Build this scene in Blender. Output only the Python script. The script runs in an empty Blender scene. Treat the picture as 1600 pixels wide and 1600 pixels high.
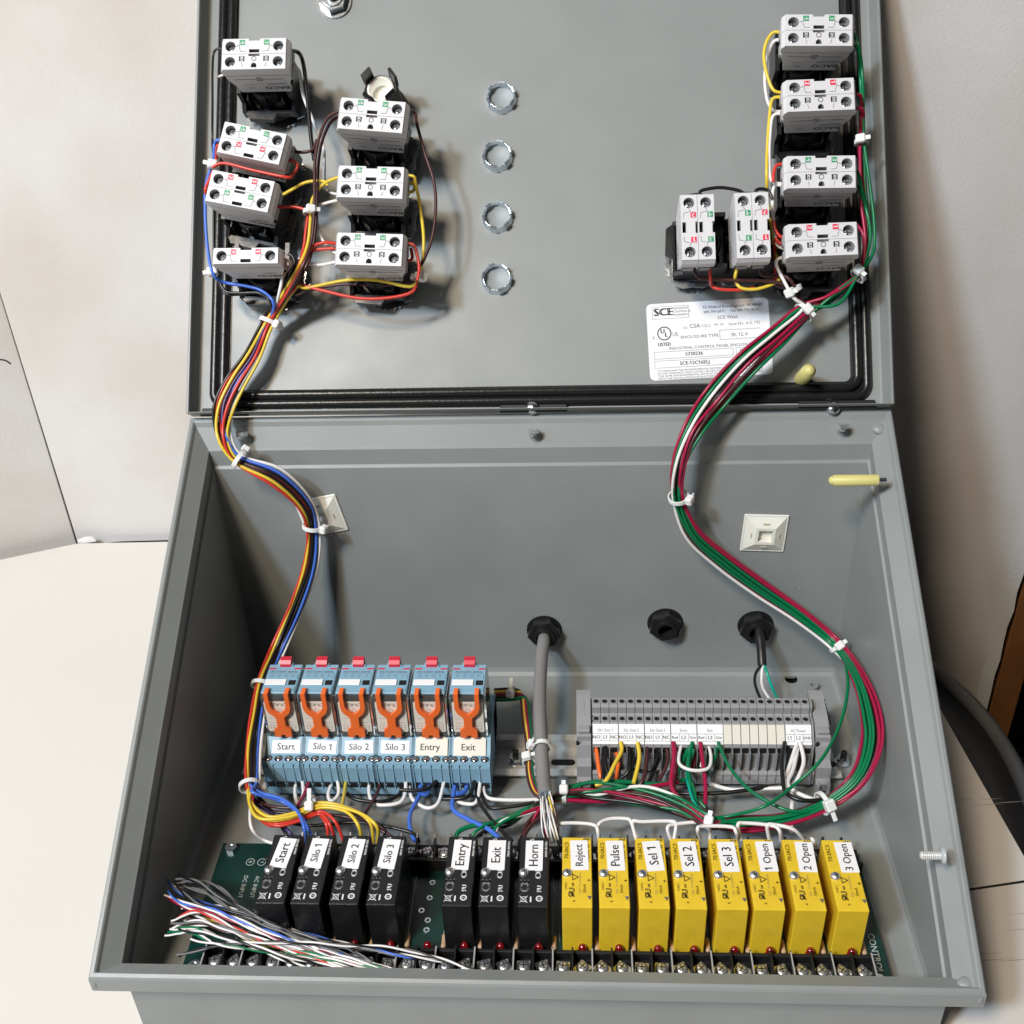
import bpy, math, random
from mathutils import Vector, Matrix, geometry
random.seed(4)
S = 0.0254                                   # everything below is measured in inches
sc = bpy.context.scene
COL = sc.collection

# ------------------------------------------------------------------ camera
CAM = Vector((0.9964722, -12.9504594, 20.1993483))
EUL = (0.997452485, 0.037845877, 0.045229158)
FPX = 1721.19                                # focal length in pixels of the 1600 px photograph
TH = 0.898806                                # angle of the open door above the table
H, D1, D2, EDGE = 10.165641, 1.50, 7.811492, 0.44524
cam = bpy.data.cameras.new('camera'); cam.sensor_width = 36; cam.lens = 36 * FPX / 1600
cam.clip_start = 0.01; cam.clip_end = 100
co = bpy.data.objects.new('camera', cam); COL.objects.link(co)
co.location = CAM * S; co.rotation_euler = EUL; sc.camera = co

# ------------------------------------------------------------------ light
w = bpy.data.worlds.new('World'); sc.world = w; w.use_nodes = True
bg = w.node_tree.nodes['Background']; bg.inputs[0].default_value = (0.80, 0.86, 1.0, 1); bg.inputs[1].default_value = 0.012
sc.view_settings.view_transform = 'Standard'; sc.view_settings.look = 'None'
sc.view_settings.exposure = 0.0; sc.view_settings.gamma = 1.0
AIM = Vector((3, 9, 5))
def lamp(name, direction, dist, size, size_y, power, color):
    l = bpy.data.lights.new(name, 'AREA'); l.shape = 'RECTANGLE'; l.size = size * S; l.size_y = size_y * S
    l.energy = power; l.color = color
    o = bpy.data.objects.new(name, l); COL.objects.link(o)
    d = Vector(direction).normalized()
    o.location = (AIM - d * dist) * S
    o.rotation_euler = d.to_track_quat('-Z', 'Y').to_euler()
lamp('ceiling_lamp', (0.6, 1.0, -1.45), 100, 13, 13, 40, (1.0, 0.84, 0.66))
lamp('window_light', (0.8, 1.0, -1.2), 110, 10, 10, 53, (0.70, 0.84, 1.0))
lamp('side_fill', (1.0, 0.62, -0.75), 85, 62, 40, 12, (0.92, 0.95, 1.0))  # added soft fill from the left to lift the shadows, no actual window

# ------------------------------------------------------------------ pixel measurements of the photograph -> inches
RC = Matrix.Rotation(EUL[2], 3, 'Z') @ Matrix.Rotation(EUL[1], 3, 'Y') @ Matrix.Rotation(EUL[0], 3, 'X')
CT, ST = math.cos(TH), math.sin(TH)
P0 = Vector((0, H + EDGE, D2)); DV = Vector((0, CT, ST)); DN = Vector((0, -ST, CT))
MD = Matrix(((1, 0, 0, 0), (0, CT, -ST, P0.y), (0, ST, CT, P0.z), (0, 0, 0, 1)))
def hit(px, py, p, n):
    d = RC @ Vector(((px - 800) / FPX, -(py - 800) / FPX, -1))
    return CAM + d * ((p - CAM).dot(n) / d.dot(n))
def D(px, py, n=0): return hit(px, py, P0 + DN * n, DN)
def B(px, py, z=0): return hit(px, py, Vector((0, 0, z)), Vector((0, 0, 1)))
def Y(px, py, y): return hit(px, py, Vector((0, y, 0)), Vector((0, 1, 0)))
def Dl(px, py, n=0):
    q = D(px, py, n) - P0; return q.x, q.dot(DV)
def at(t):
    k = t[2]
    return D(t[0], t[1], t[3]) if k == 'd' else B(t[0], t[1], t[3]) if k == 'b' else Y(t[0], t[1], t[3])

# ------------------------------------------------------------------ materials
def mat(name, col, rough=0.5, metal=0.0, bump=0.0, bscale=400, vary=0.0, vscale=30, coat=0.0, trans=0.0, ior=1.45, alpha=1.0, sss=0.0, vcol=None, emit=None, aniso=None):
    m = bpy.data.materials.new(name); m.use_nodes = True
    nt = m.node_tree; b = nt.nodes['Principled BSDF']; L = nt.links
    c = (col[0], col[1], col[2], 1)
    b.inputs['Base Color'].default_value = c; b.inputs['Roughness'].default_value = rough
    b.inputs['Metallic'].default_value = metal; b.inputs['Coat Weight'].default_value = coat
    b.inputs['Transmission Weight'].default_value = trans; b.inputs['IOR'].default_value = ior; b.inputs['Alpha'].default_value = alpha
    if sss: b.inputs['Subsurface Weight'].default_value = sss; b.inputs['Subsurface Scale'].default_value = 0.002
    tc = nt.nodes.new('ShaderNodeTexCoord')
    if vary:
        n = nt.nodes.new('ShaderNodeTexNoise'); n.inputs['Scale'].default_value = vscale; n.inputs['Detail'].default_value = 5
        L.new(tc.outputs['Object'], n.inputs['Vector'])
        mx = nt.nodes.new('ShaderNodeMix'); mx.data_type = 'RGBA'
        mx.inputs[6].default_value = c
        v = vcol or tuple(x * (1 - vary) for x in col)
        mx.inputs[7].default_value = (v[0], v[1], v[2], 1)
        r = nt.nodes.new('ShaderNodeMapRange'); r.inputs[1].default_value = 0.35; r.inputs[2].default_value = 0.7
        L.new(n.outputs['Fac'], r.inputs[0]); L.new(r.outputs[0], mx.inputs[0]); L.new(mx.outputs[2], b.inputs['Base Color'])
        rr = nt.nodes.new('ShaderNodeMapRange'); rr.inputs[3].default_value = max(0.02, rough - 0.08); rr.inputs[4].default_value = min(1, rough + 0.1)
        L.new(n.outputs['Fac'], rr.inputs[0]); L.new(rr.outputs[0], b.inputs['Roughness'])
    if bump:
        n2 = nt.nodes.new('ShaderNodeTexNoise'); n2.inputs['Scale'].default_value = bscale; n2.inputs['Detail'].default_value = 3
        if aniso:
            mp = nt.nodes.new('ShaderNodeMapping'); mp.inputs['Scale'].default_value = aniso
            L.new(tc.outputs['Object'], mp.inputs[0]); L.new(mp.outputs[0], n2.inputs['Vector'])
        else: L.new(tc.outputs['Object'], n2.inputs['Vector'])
        bp = nt.nodes.new('ShaderNodeBump'); bp.inputs['Strength'].default_value = bump; bp.inputs['Distance'].default_value = 0.0004
        L.new(n2.outputs['Fac'], bp.inputs['Height']); L.new(bp.outputs[0], b.inputs['Normal'])
    return m
M = {}
def mk(k, *a, **kw): M[k] = mat(k, *a, **kw)
mk('grey_paint', (0.258, 0.274, 0.266), 0.40, bump=0.16, bscale=1300, vary=0.10, vscale=22)
mk('grey_paint_edge', (0.36, 0.38, 0.37), 0.3, bump=0.1, bscale=500)
mk('weld', (0.42, 0.45, 0.46), 0.28, bump=0.6, bscale=160)
mk('rubber', (0.012, 0.012, 0.012), 0.3, bump=0.35, bscale=400)
mk('black_plastic', (0.014, 0.014, 0.015), 0.32, bump=0.15)
mk('black_matt', (0.010, 0.010, 0.011), 0.55, bump=0.2)
mk('pilot_white', (0.66, 0.65, 0.66), 0.42, bump=0.08, bscale=900, vary=0.03)
mk('well_grey', (0.35, 0.35, 0.35), 0.5)
mk('terminal_grey', (0.30, 0.30, 0.305), 0.5, bump=0.1, vary=0.06)
mk('light_blue', (0.24, 0.42, 0.54), 0.42, bump=0.1, vary=0.08, vscale=60)
mk('relay_shell', (0.12, 0.12, 0.115), 0.12, coat=0.5)
mk('relay_clear', (0.55, 0.55, 0.52), 0.06, trans=0.9, ior=1.3)
mk('cream', (0.74, 0.70, 0.60), 0.5, vary=0.05)
mk('orange', (0.88, 0.16, 0.03), 0.34, bump=0.1)
mk('lever_red', (0.62, 0.02, 0.05), 0.35)
mk('yellow_case', (0.80, 0.55, 0.03), 0.33, bump=0.15, bscale=500, vary=0.10, vscale=90, vcol=(0.70, 0.47, 0.02))
mk('black_case', (0.010, 0.010, 0.011), 0.36, bump=0.3, bscale=900)
mk('paper_label', (0.86, 0.85, 0.85), 0.55, bump=0.05)
mk('sticker', (0.84, 0.84, 0.86), 0.26, bump=0.03)
mk('ink', (0.012, 0.012, 0.014), 0.5)
mk('ink_faint', (0.11, 0.11, 0.12), 0.5)
mk('ink_white', (0.75, 0.75, 0.75), 0.5)
mk('silkscreen', (0.50, 0.55, 0.53), 0.5)
mk('mark_green', (0.0, 0.30, 0.11), 0.45)
mk('mark_red', (0.72, 0.02, 0.07), 0.45)
mk('mark_black', (0.01, 0.01, 0.01), 0.5)
mk('screw_steel', (0.80, 0.83, 0.86), 0.33, metal=0.9, bump=0.5, bscale=500)
mk('zinc', (0.66, 0.70, 0.74), 0.26, metal=1.0, bump=0.25, bscale=300)
mk('chrome', (0.74, 0.82, 0.90), 0.2, metal=0.85, bump=0.3, bscale=120)
mk('rail_steel', (0.64, 0.64, 0.62), 0.28, metal=0.3, bump=0.15, bscale=200, aniso=(0.04, 1, 1))
mk('foil', (0.60, 0.72, 0.78), 0.18, metal=1.0, bump=1.0, bscale=300)
mk('pcb_green', (0.004, 0.036, 0.028), 0.3, bump=0.1, vary=0.3, vscale=25)
mk('led_red', (0.17, 0.003, 0.006), 0.08, coat=1.0)
mk('resistor', (0.50, 0.33, 0.20), 0.5)
mk('nylon', (0.80, 0.80, 0.78), 0.35, sss=0.3)
mk('nylon_cream', (0.80, 0.78, 0.70), 0.4, sss=0.2, vary=0.06)
mk('nylon_mid', (0.55, 0.50, 0.36), 0.5)
mk('cap_yellow', (0.66, 0.60, 0.22), 0.45, bump=0.25, bscale=120, vary=0.15)
mk('cable_grey', (0.235, 0.225, 0.22), 0.42, bump=0.3, bscale=80)
mk('table_white', (0.69, 0.66, 0.61), 0.62, bump=0.25, bscale=18, vary=0.03, vscale=6, aniso=(1, 14, 1))
mk('grain', (0.36, 0.33, 0.32), 0.6)
mk('board_white', (0.70, 0.685, 0.675), 0.85, bump=0.5, bscale=400, vary=0.1, vscale=5, vcol=(0.57, 0.515, 0.455))  # warm brown noise puts soft shadows on the boards into their colour
mk('board_core', (0.66, 0.66, 0.64), 0.9, bump=0.6, bscale=200)
mk('wood', (0.23, 0.10, 0.035), 0.4, bump=0.3, bscale=30, vary=0.4, vscale=12, aniso=(8, 8, 1))
mk('chair_black', (0.018, 0.019, 0.022), 0.45, bump=0.3, bscale=300)
mk('chair_trim', (0.075, 0.078, 0.082), 0.5, bump=0.2)
mk('carpet', (0.010, 0.010, 0.011), 0.95, bump=1.0, bscale=80)
mk('carpet_fleck', (0.20, 0.19, 0.18), 0.95)
WC = {'black': (0.010, 0.010, 0.010), 'white': (0.80, 0.77, 0.75), 'red': (0.60, 0.045, 0.03), 'crimson': (0.34, 0.009, 0.05),
      'green': (0.0, 0.16, 0.058), 'teal': (0.0, 0.33, 0.24), 'blue': (0.06, 0.16, 0.62), 'yellow': (0.74, 0.54, 0.05), 'brown': (0.065, 0.022, 0.022),
      'orange': (0.88, 0.16, 0.03), 'violet': (0.05, 0.03, 0.12), 'grey': (0.16, 0.16, 0.16)}
for k, c in WC.items(): mk('wire_' + k, c, 0.3, bump=0.08, bscale=200)

# ------------------------------------------------------------------ mesh builder
_tx = {}
def text_data(s, res=2):
    if s not in _tx:
        c = bpy.data.curves.new('lettering', 'FONT'); c.body = s; c.size = 1; c.resolution_u = res
        c.align_x = 'CENTER'; c.align_y = 'CENTER'
        c.align_x = 'LEFT'
        o = bpy.data.objects.new('lettering', c); COL.objects.link(o)
        def grab(b):
            c.body = b; me = bpy.data.meshes.new_from_object(o)
            d = ([tuple(v.co) for v in me.vertices], [tuple(p.vertices) for p in me.polygons]); bpy.data.meshes.remove(me); return d
        vs, fs = grab(s)
        x0, x1 = min(v[0] for v in vs), max(v[0] for v in vs); mid = (x0 + x1) / 2
        for i, ch_ in enumerate(s):
            if ch_ == '1':
                pv = grab(s[:i + 1])[0]; xr = max(v[0] for v in pv); one = [v for v in pv if v[0] > xr - .10]
                yt = max(v[1] for v in one); n0 = len(vs)
                vs += [(xr - .02, yt, 0), (xr - .10, yt, 0), (xr - .27, yt - .15, 0), (xr - .27, yt - .23, 0), (xr - .09, yt - .12, 0)]; fs.append((n0, n0 + 1, n0 + 2, n0 + 3, n0 + 4))
        _tx[s] = ([(v[0] - mid, v[1], v[2]) for v in vs], fs)
        bpy.data.objects.remove(o); bpy.data.curves.remove(c)
    return _tx[s]
class G:
    def __init__(s): s.v = []; s.f = []; s.m = []; s.sm = []; s.mats = []; s.T = Matrix()
    def mi(s, k):
        if k not in s.mats: s.mats.append(k)
        return s.mats.index(k)
    def add(s, vs, fs, k, smooth=False):
        o = len(s.v); i = s.mi(k)
        for p in vs: s.v.append(s.T @ Vector(p))
        for f in fs: s.f.append([a + o for a in f]); s.m.append(i); s.sm.append(smooth)
    def box(s, c, d, k, ch=0.0):
        x, y, z = [a / 2 for a in d]; cx, cy, cz = c
        if ch <= 0:
            vs = [(cx + i * x, cy + j * y, cz + l * z) for i in (-1, 1) for j in (-1, 1) for l in (-1, 1)]
            s.add(vs, [(0, 1, 3, 2), (4, 6, 7, 5), (0, 4, 5, 1), (2, 3, 7, 6), (0, 2, 6, 4), (1, 5, 7, 3)], k); return
        ch = min(ch, x * .9, y * .9, z * .9)
        vs = []; idx = {}
        for i in (-1, 1):
            for j in (-1, 1):
                for l in (-1, 1):
                    for a in range(3):
                        e = [x - ch, y - ch, z - ch]; e[a] = (x, y, z)[a]
                        idx[(i, j, l, a)] = len(vs); vs.append((cx + i * e[0], cy + j * e[1], cz + l * e[2]))
        fs = []
        for a in range(3):
            b, c2 = (a + 1) % 3, (a + 2) % 3
            for sg in (-1, 1):
                q = []
                for (u, v) in ((-1, -1), (1, -1), (1, 1), (-1, 1)):
                    t = [0, 0, 0]; t[a] = sg; t[b] = u; t[c2] = v; q.append(idx[(t[0], t[1], t[2], a)])
                fs.append(q if sg > 0 else q[::-1])
            for u in (-1, 1):
                for v in (-1, 1):
                    t = [0, 0, 0]; t[b] = u; t[c2] = v
                    def g(w_, ax): r = list(t); r[a] = w_; return idx[(r[0], r[1], r[2], ax)]
                    q = [g(-1, b), g(1, b), g(1, c2), g(-1, c2)]
                    fs.append(q if u * v > 0 else q[::-1])
        for i in (-1, 1):
            for j in (-1, 1):
                for l in (-1, 1):
                    q = [idx[(i, j, l, a)] for a in range(3)]; fs.append(q if i * j * l > 0 else q[::-1])
        s.add(vs, fs, k)
    def lathe(s, prof, k, n=20, c=(0, 0, 0), smooth=True, close=False, ax=None, a0=0.0):
        # prof: list of (r, z); rotates about +z through c (or along ax)
        R = Matrix() if ax is None else Vector(ax).to_track_quat('Z', 'Y').to_matrix().to_4x4()
        vs = []; fs = []
        for (r, z) in prof:
            for i in range(n):
                t = a0 + 2 * math.pi * i / n; vs.append(R @ Vector((r * math.cos(t), r * math.sin(t), z)) + Vector(c))
        m = len(prof)
        for a in range(m - 1):
            for i in range(n):
                j = (i + 1) % n; fs.append((a * n + i, a * n + j, (a + 1) * n + j, (a + 1) * n + i))
        s.add(vs, fs, k, smooth)
        if prof[-1][0] > 1e-4: s.add(vs[(m - 1) * n:], [tuple(range(n))], k)
        if prof[0][0] > 1e-4 and not close: s.add(vs[:n], [tuple(range(n))[::-1]], k)
    def ring(s, r0, r1, z0, z1, k, n=24, c=(0, 0, 0), ax=None):
        s.lathe([(r1, z0), (r1, z1), (r0, z1), (r0, z0), (r1, z0)], k, n, c, smooth=False, close=True, ax=ax)
        s.f.pop(); s.m.pop(); s.sm.pop(); del s.v[-n:]
    def prism(s, poly, axis, a, b, k):
        n = len(poly)
        def P(u, v, t): return (t, u, v) if axis == 'x' else (u, t, v) if axis == 'y' else (u, v, t)
        vs = [P(u, v, a) for u, v in poly] + [P(u, v, b) for u, v in poly]
        fs = [(i, (i + 1) % n, n + (i + 1) % n, n + i) for i in range(n)]
        tri = geometry.tessellate_polygon([[Vector((u, v, 0)) for u, v in poly]])
        fs += [tuple(t) for t in tri] + [tuple(n + q for q in t) for t in tri]
        s.add(vs, fs, k)
    def plate(s, outline, holes, z0, z1, k, kin=None):
        loops = [[Vector((u, v, 0)) for u, v in L] for L in [outline] + holes]
        flat = [p for L in loops for p in L]
        tri = geometry.tessellate_polygon(loops); n = len(flat)
        s.add([(p.x, p.y, z1) for p in flat] + [(p.x, p.y, z0) for p in flat], [tuple(t) for t in tri] + [tuple(n + q for q in t[::-1]) for t in tri], k)
        for li, L in enumerate(loops):
            m = len(L)
            s.add([(p.x, p.y, z0) for p in L] + [(p.x, p.y, z1) for p in L], [(i, (i + 1) % m, m + (i + 1) % m, m + i) for i in range(m)], k if li == 0 or not kin else kin)
    def tube(s, pts, r, k, n=8, caps=True, rad=None):
        pts = [Vector(p) for p in pts]; vs = []; fs = []
        up = None
        for i, p in enumerate(pts):
            t = (pts[min(i + 1, len(pts) - 1)] - pts[max(i - 1, 0)]).normalized()
            if up is None: up = t.orthogonal().normalized()
            up = (up - t * up.dot(t)); up = up.normalized() if up.length > 1e-6 else t.orthogonal().normalized()
            sd = t.cross(up); rr = rad(i) if rad else r
            for a in range(n):
                q = 2 * math.pi * a / n; vs.append(p + (up * math.cos(q) + sd * math.sin(q)) * rr)
        for i in range(len(pts) - 1):
            for a in range(n):
                b = (a + 1) % n; fs.append((i * n + a, i * n + b, (i + 1) * n + b, (i + 1) * n + a))
        s.add(vs, fs, k, True)
        if caps:
            s.add(vs[:n], [tuple(range(n))[::-1]], k); s.add(vs[-n:], [tuple(range(n))], k)
    def text(s, body, size, k, at_=(0, 0, 0), rot=0.0, X=None, Yv=None, sx=1.0, bold=0.0):
        vs, fs = text_data(body)
        c, q = math.cos(rot), math.sin(rot)
        X = Vector(X or (1, 0, 0)); Yv = Vector(Yv or (0, 1, 0)); o = Vector(at_)
        for dx in ([0] if not bold else [-bold, bold]):
            out = []
            for (x, y, z) in vs:
                x = x * sx * size + dx; y *= size
                out.append(o + X * (x * c - y * q) + Yv * (x * q + y * c))
            s.add(out, fs, k)
    def sphere(s, c, r, k, n=12, sq=(1, 1, 1), half=False):
        m = n // 2; pr = []
        for i in range(m + 1):
            a = -math.pi / 2 + math.pi * i / m if not half else math.pi / 2 * i / m
            pr.append((r * math.cos(a), r * math.sin(a)))
        T = s.T; s.T = T @ Matrix.Translation(c) @ Matrix.Diagonal((*sq, 1))
        s.lathe([(max(a, 1e-5), b) for a, b in pr], k, n); s.T = T
    def mesh(s, name):
        me = bpy.data.meshes.new(name)
        me.from_pydata([tuple(p * S) for p in s.v], [], s.f)
        for k in s.mats: me.materials.append(M[k])
        me.polygons.foreach_set('material_index', s.m); me.polygons.foreach_set('use_smooth', s.sm)
        me.update(); return me
_cache = {}
def cm(key, name, fn):
    if key not in _cache:
        g = G(); fn(g); _cache[key] = g.mesh(name)
    return _cache[key]
def put(name, me, parent=None, mtx=None):
    o = bpy.data.objects.new(name, me); COL.objects.link(o)
    if parent: o.parent = parent
    if mtx is not None:
        t = mtx.copy(); t.translation = t.translation * S; o.matrix_local = t
    return o
def part(name, key, fn, parent, mtx=None, label=None):
    o = put(name, cm(key, name, fn) if key else (lambda g: (fn(g), g.mesh(name))[1])(G()), parent, mtx)
    if label: o['label'] = label
    return o
def tag(o, label, cat, group=None):
    o['label'] = label; o['category'] = cat
    if group: o['group'] = group
    return o
def thing(name, label, cat, mtx=None, group=None): return tag(put(name, None, None, mtx or Matrix()), label, cat, group)
def single(name, label, cat, fn, mtx=None, group=None, key=None):
    return tag(part(name, key, fn, None, mtx), label, cat, group)
def structure(name, fn, kind='structure'):
    o = part(name, None, fn, None); o['kind'] = kind; return o
def TR(x, y, z, rz=0, rx=0, ry=0):
    return Matrix.Translation((x, y, z)) @ Matrix.Rotation(rz, 4, 'Z') @ Matrix.Rotation(ry, 4, 'Y') @ Matrix.Rotation(rx, 4, 'X')
def circ(x, y, r, n=14): return [(x + r * math.cos(2 * math.pi * i / n), y + r * math.sin(2 * math.pi * i / n)) for i in range(n)]
def rrect(x0, y0, x1, y1, r, n=4):
    o = []
    for cx, cy, a in ((x1 - r, y1 - r, 0), (x0 + r, y1 - r, 90), (x0 + r, y0 + r, 180), (x1 - r, y0 + r, 270)):
        for i in range(n + 1):
            t = math.radians(a + 90 * i / n); o.append((cx + r * math.cos(t), cy + r * math.sin(t)))
    return o
def smooth(pts, k=6):
    P = [Vector(p) for p in pts]
    if len(P) < 3: return P
    out = []
    for i in range(len(P) - 1):
        p0, p1, p2, p3 = P[max(i - 1, 0)], P[i], P[i + 1], P[min(i + 2, len(P) - 1)]
        for j in range(k):
            t = j / k
            out.append(0.5 * ((2 * p1) + (p2 - p0) * t + (2 * p0 - 5 * p1 + 4 * p2 - p3) * t * t + (3 * p1 - p0 - 3 * p2 + p3) * t ** 3))
    out.append(P[-1]); return out

# ------------------------------------------------------------------ the room: table, backdrop, chair, floor
ZT = -0.9
def g_floor(g): g.box((10, 10, -31), (400, 400, 2), 'carpet')
structure('floor', g_floor)
def g_fleck(g):
    for i in range(900):
        x, y = random.uniform(10, 60), random.uniform(5, 75); a = random.uniform(0, 6.28); l = random.uniform(.25, .8)
        c, q = math.cos(a), math.sin(a); wd = random.uniform(.15, .45)
        g.add([(x - c * l, y - q * l, -29.95), (x + q * wd, y - c * wd, -29.95), (x + c * l, y + q * l, -29.95), (x - q * wd, y + c * wd, -29.95)], [(0, 1, 2, 3)], 'carpet_fleck')
structure('carpet_flecks', g_fleck, 'stuff')
t = thing('table', 'pale laminate table top under the grey enclosure', 'table', TR(0, 0, ZT))
def g_top(g):
    g.prism([(-60, -40), (12.25, -40), (11.35, 4.7), (9.9, 17.7), (-13.0, 17.95), (-16.35, 17.86), (-60, -.1)], 'z', -1.1, 0, 'table_white')
part('table_top', None, g_top, t)
def g_seam(g):
    g.prism([(8.0, 3.42), (11.45, 4.06), (11.45, 4.12), (8.0, 3.47)], 'z', 0.004, 0.012, 'black_matt')
part('seam', None, g_seam, t)
def g_grain(g):
    for i in range(46):
        cx = random.uniform(8.7, 11.6); cy = random.choice([3.0, -1.6, -0.9, 6.4, 2.2, -2.4]) + random.uniform(-.35, .35); l = random.uniform(.15, .6)
        g.prism([(cx - l, cy - .1 * l), (cx, cy + .010), (cx + l, cy + .1 * l), (cx, cy - .006)], 'z', .003, .006, 'grain')
part('wood_grain', None, g_grain, t)
for lx, ly in ((-50, -30), (9, -30), (8.5, 14)):
    part('leg', 'tleg', lambda g: g.box((0, 0, -14.9), (1.6, 1.6, 27.6), 'black_matt', .05), t, TR(lx, ly, 0))
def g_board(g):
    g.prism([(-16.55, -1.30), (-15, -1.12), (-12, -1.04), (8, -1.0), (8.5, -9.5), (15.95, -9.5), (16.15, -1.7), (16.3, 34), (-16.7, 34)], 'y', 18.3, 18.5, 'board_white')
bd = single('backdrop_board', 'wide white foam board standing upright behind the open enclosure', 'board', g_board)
def g_bedge(g):
    pts = [(15.96 + .35 * min(1, (i * .75) / 43) + random.uniform(-.03, .05), -9.5 + i * 0.75) for i in range(58)]
    for (a, b), (c, d) in zip(pts, pts[1:]):
        g.add([(a - .3, 18.28, b), (a + .2, 18.28, b), (c + .2, 18.28, d), (c - .3, 18.28, d), (a + .2, 18.52, b), (c + .2, 18.52, d)], [(0, 1, 2, 3), (1, 4, 5, 2)], 'board_core')
part('torn_edge', None, g_bedge, bd)
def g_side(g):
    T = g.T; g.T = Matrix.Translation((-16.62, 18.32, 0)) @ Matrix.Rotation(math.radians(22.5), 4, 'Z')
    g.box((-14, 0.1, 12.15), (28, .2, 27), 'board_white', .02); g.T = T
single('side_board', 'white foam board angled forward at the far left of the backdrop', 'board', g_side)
single('hair_thread', 'thin dark thread caught on the white side board at the left edge', 'thread',
       lambda g: g.tube(smooth([Y(-8, 562, 15.9), Y(2, 562, 15.9), Y(10, 564, 15.9), Y(17, 569, 15.9)]), .025, 'black_matt', 5))
def g_tape(g):
    a = Vector((-16.3, 17.9, ZT + .02))
    for dz_ in (0, .015): g.add([a + Vector((0, 0, dz_)), a + Vector((.62, .05, dz_)), a + Vector((.5, .12, .14 + dz_)), a + Vector((.25, .12, .15 + dz_)), a + Vector((-.05, .04, .07 + dz_)), a + Vector((.25, -.03, .01 + dz_))], [(0, 5, 4), (5, 3, 4), (5, 2, 3), (5, 1, 2)], 'board_core')
single('torn_paper_scrap', 'small torn flap of white paper at the foot of the two boards', 'paper', g_tape)
def g_cab(g):
    g.box((16.95, 18.9, 0), (.95, .7, 60), 'wood', .05)
cb = single('wooden_post', 'brown wooden post behind the right edge of the white board', 'post', g_cab)
structure('far_wall', lambda g: g.box((0, 95, 30), (400, 2, 140), 'black_matt'))
# office chair back seen past the table's right edge
ch = thing('office_chair', 'black chair with a curved grey-edged back beside the table at right', 'chair', TR(0, 0, 0))
arc = smooth([B(1440, 1035, -2.0), B(1475, 1062, -2.0), B(1505, 1088, -2.0), B(1540, 1126, -2.0), B(1572, 1172, -2.0), B(1602, 1232, -2.0), B(1640, 1330, -2.0)], 6)
def g_chair_trim(g): g.tube(arc, .22, 'chair_trim', 10)
def g_chair_back(g):
    vs = []; n = len(arc)
    for p in arc: vs += [p + Vector((0, 0, .05)), p + Vector((-1.3, -.9, -.35)), p + Vector((-2.2, -1.6, -2.0)), p + Vector((-1.6, -1.0, -14)), p + Vector((.2, .2, -14))]
    fs = []
    for i in range(n - 1):
        for j in range(5): fs.append((i * 5 + j, i * 5 + (j + 1) % 5, i * 5 + 5 + (j + 1) % 5, i * 5 + 5 + j))
    g.add(vs, fs, 'chair_black', True)
part('backrest', None, g_chair_back, ch); part('edge_trim', None, g_chair_trim, ch)
part('seat_post', None, lambda g: g.lathe([(2.2, -30), (2.2, -29), (1.0, -28.5), (1.0, -15)], 'chair_black', 16, (14.2, 6.5, 0)), ch)

# ------------------------------------------------------------------ enclosure
SL = (D2 - D1) / (H + 2 * EDGE)
def zr(y): return D1 + SL * (y + EDGE)
def loop(off, dz, inward=0):
    # rectangle at horizontal offset `off` outside the 16 x H footprint, on the sloped rim plane lowered by dz
    x = 8 + off; y0, y1 = -off, H + off
    return [Vector((-x, y0, zr(y0) - dz)), Vector((x, y0, zr(y0) - dz)), Vector((x, y1, zr(y1) - dz)), Vector((-x, y1, zr(y1) - dz))]
enc = thing('control_enclosure', 'grey painted steel console enclosure with its door swung open', 'enclosure')
def loops_mesh(g, LL, k):
    vs = [p for L in LL for p in L]; fs = []
    for i in range(len(LL) - 1):
        for j in range(4):
            a = (j + 1) % 4; fs.append((i * 4 + j, i * 4 + a, i * 4 + 4 + a, i * 4 + 4 + j))
    g.add(vs, fs, k)
def flat_loop(off, z): return [Vector((-8 - off, -off, z)), Vector((8 + off, -off, z)), Vector((8 + off, H + off, z)), Vector((-8 - off, H + off, z))]
def g_body(g):
    loops_mesh(g, [flat_loop(0, ZT + .004), flat_loop(0, 0), loop(0, .56), loop(EDGE - .03, .43), loop(EDGE, .38), loop(EDGE, 0.03), loop(EDGE - .03, 0.0), loop(EDGE - .09, 0.0), loop(EDGE - .12, .03),
                   loop(EDGE - .16, .12), loop(0.02, .40), loop(-.02, .44), loop(-.02, .86), loop(-.07, .90), flat_loop(-.07, .22), flat_loop(-.11, .09), flat_loop(-.20, .02)], 'grey_paint')
    g.add(flat_loop(0, ZT + .004), [(3, 2, 1, 0)], 'grey_paint')
bo = part('body', None, g_body, enc)
# interior floor with its two holes
hx, hy = B(1236, 1062)[:2]
def g_back(g):
    g.plate([(-7.8, .2), (7.8, .2), (7.8, H - .2), (-7.8, H - .2)], [circ(hx, hy, .17, 18)], -.05, .022, 'grey_paint', 'black_matt')
    g.box((hx, hy, -.3), (.5, .5, .1), 'black_matt')
part('back_panel', None, g_back, enc)
sx_, sy_ = B(1270, 1072, .15)[:2]
part('spacer_bush', None, lambda g: g.ring(.07, .14, .02, .2, 'grey_paint', 16, (sx_, sy_, 0)), enc)
# corner welds
def g_weld(g): g.sphere((0, 0, 0), .17, 'grey_paint', 14, (1.2, 1.0, .7))
q = loop(EDGE - .26, .26)
for i in (2, 1): part('corner_weld', 'weld', g_weld, enc, Matrix.Translation(q[i]) @ Matrix.Rotation(.5, 4, 'X') @ Matrix.Diagonal((1, 1, .8, 1)))
def g_weld2(g): g.sphere((0, 0, 0), .10, 'grey_paint', 12, (1, 1, 2.2))
q2 = loop(EDGE - .08, .24)
part('corner_weld', 'weld2', g_weld2, enc, Matrix.Translation(q2[0])); part('corner_weld', 'weld2', g_weld2, enc, Matrix.Translation(q2[1]))
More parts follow.
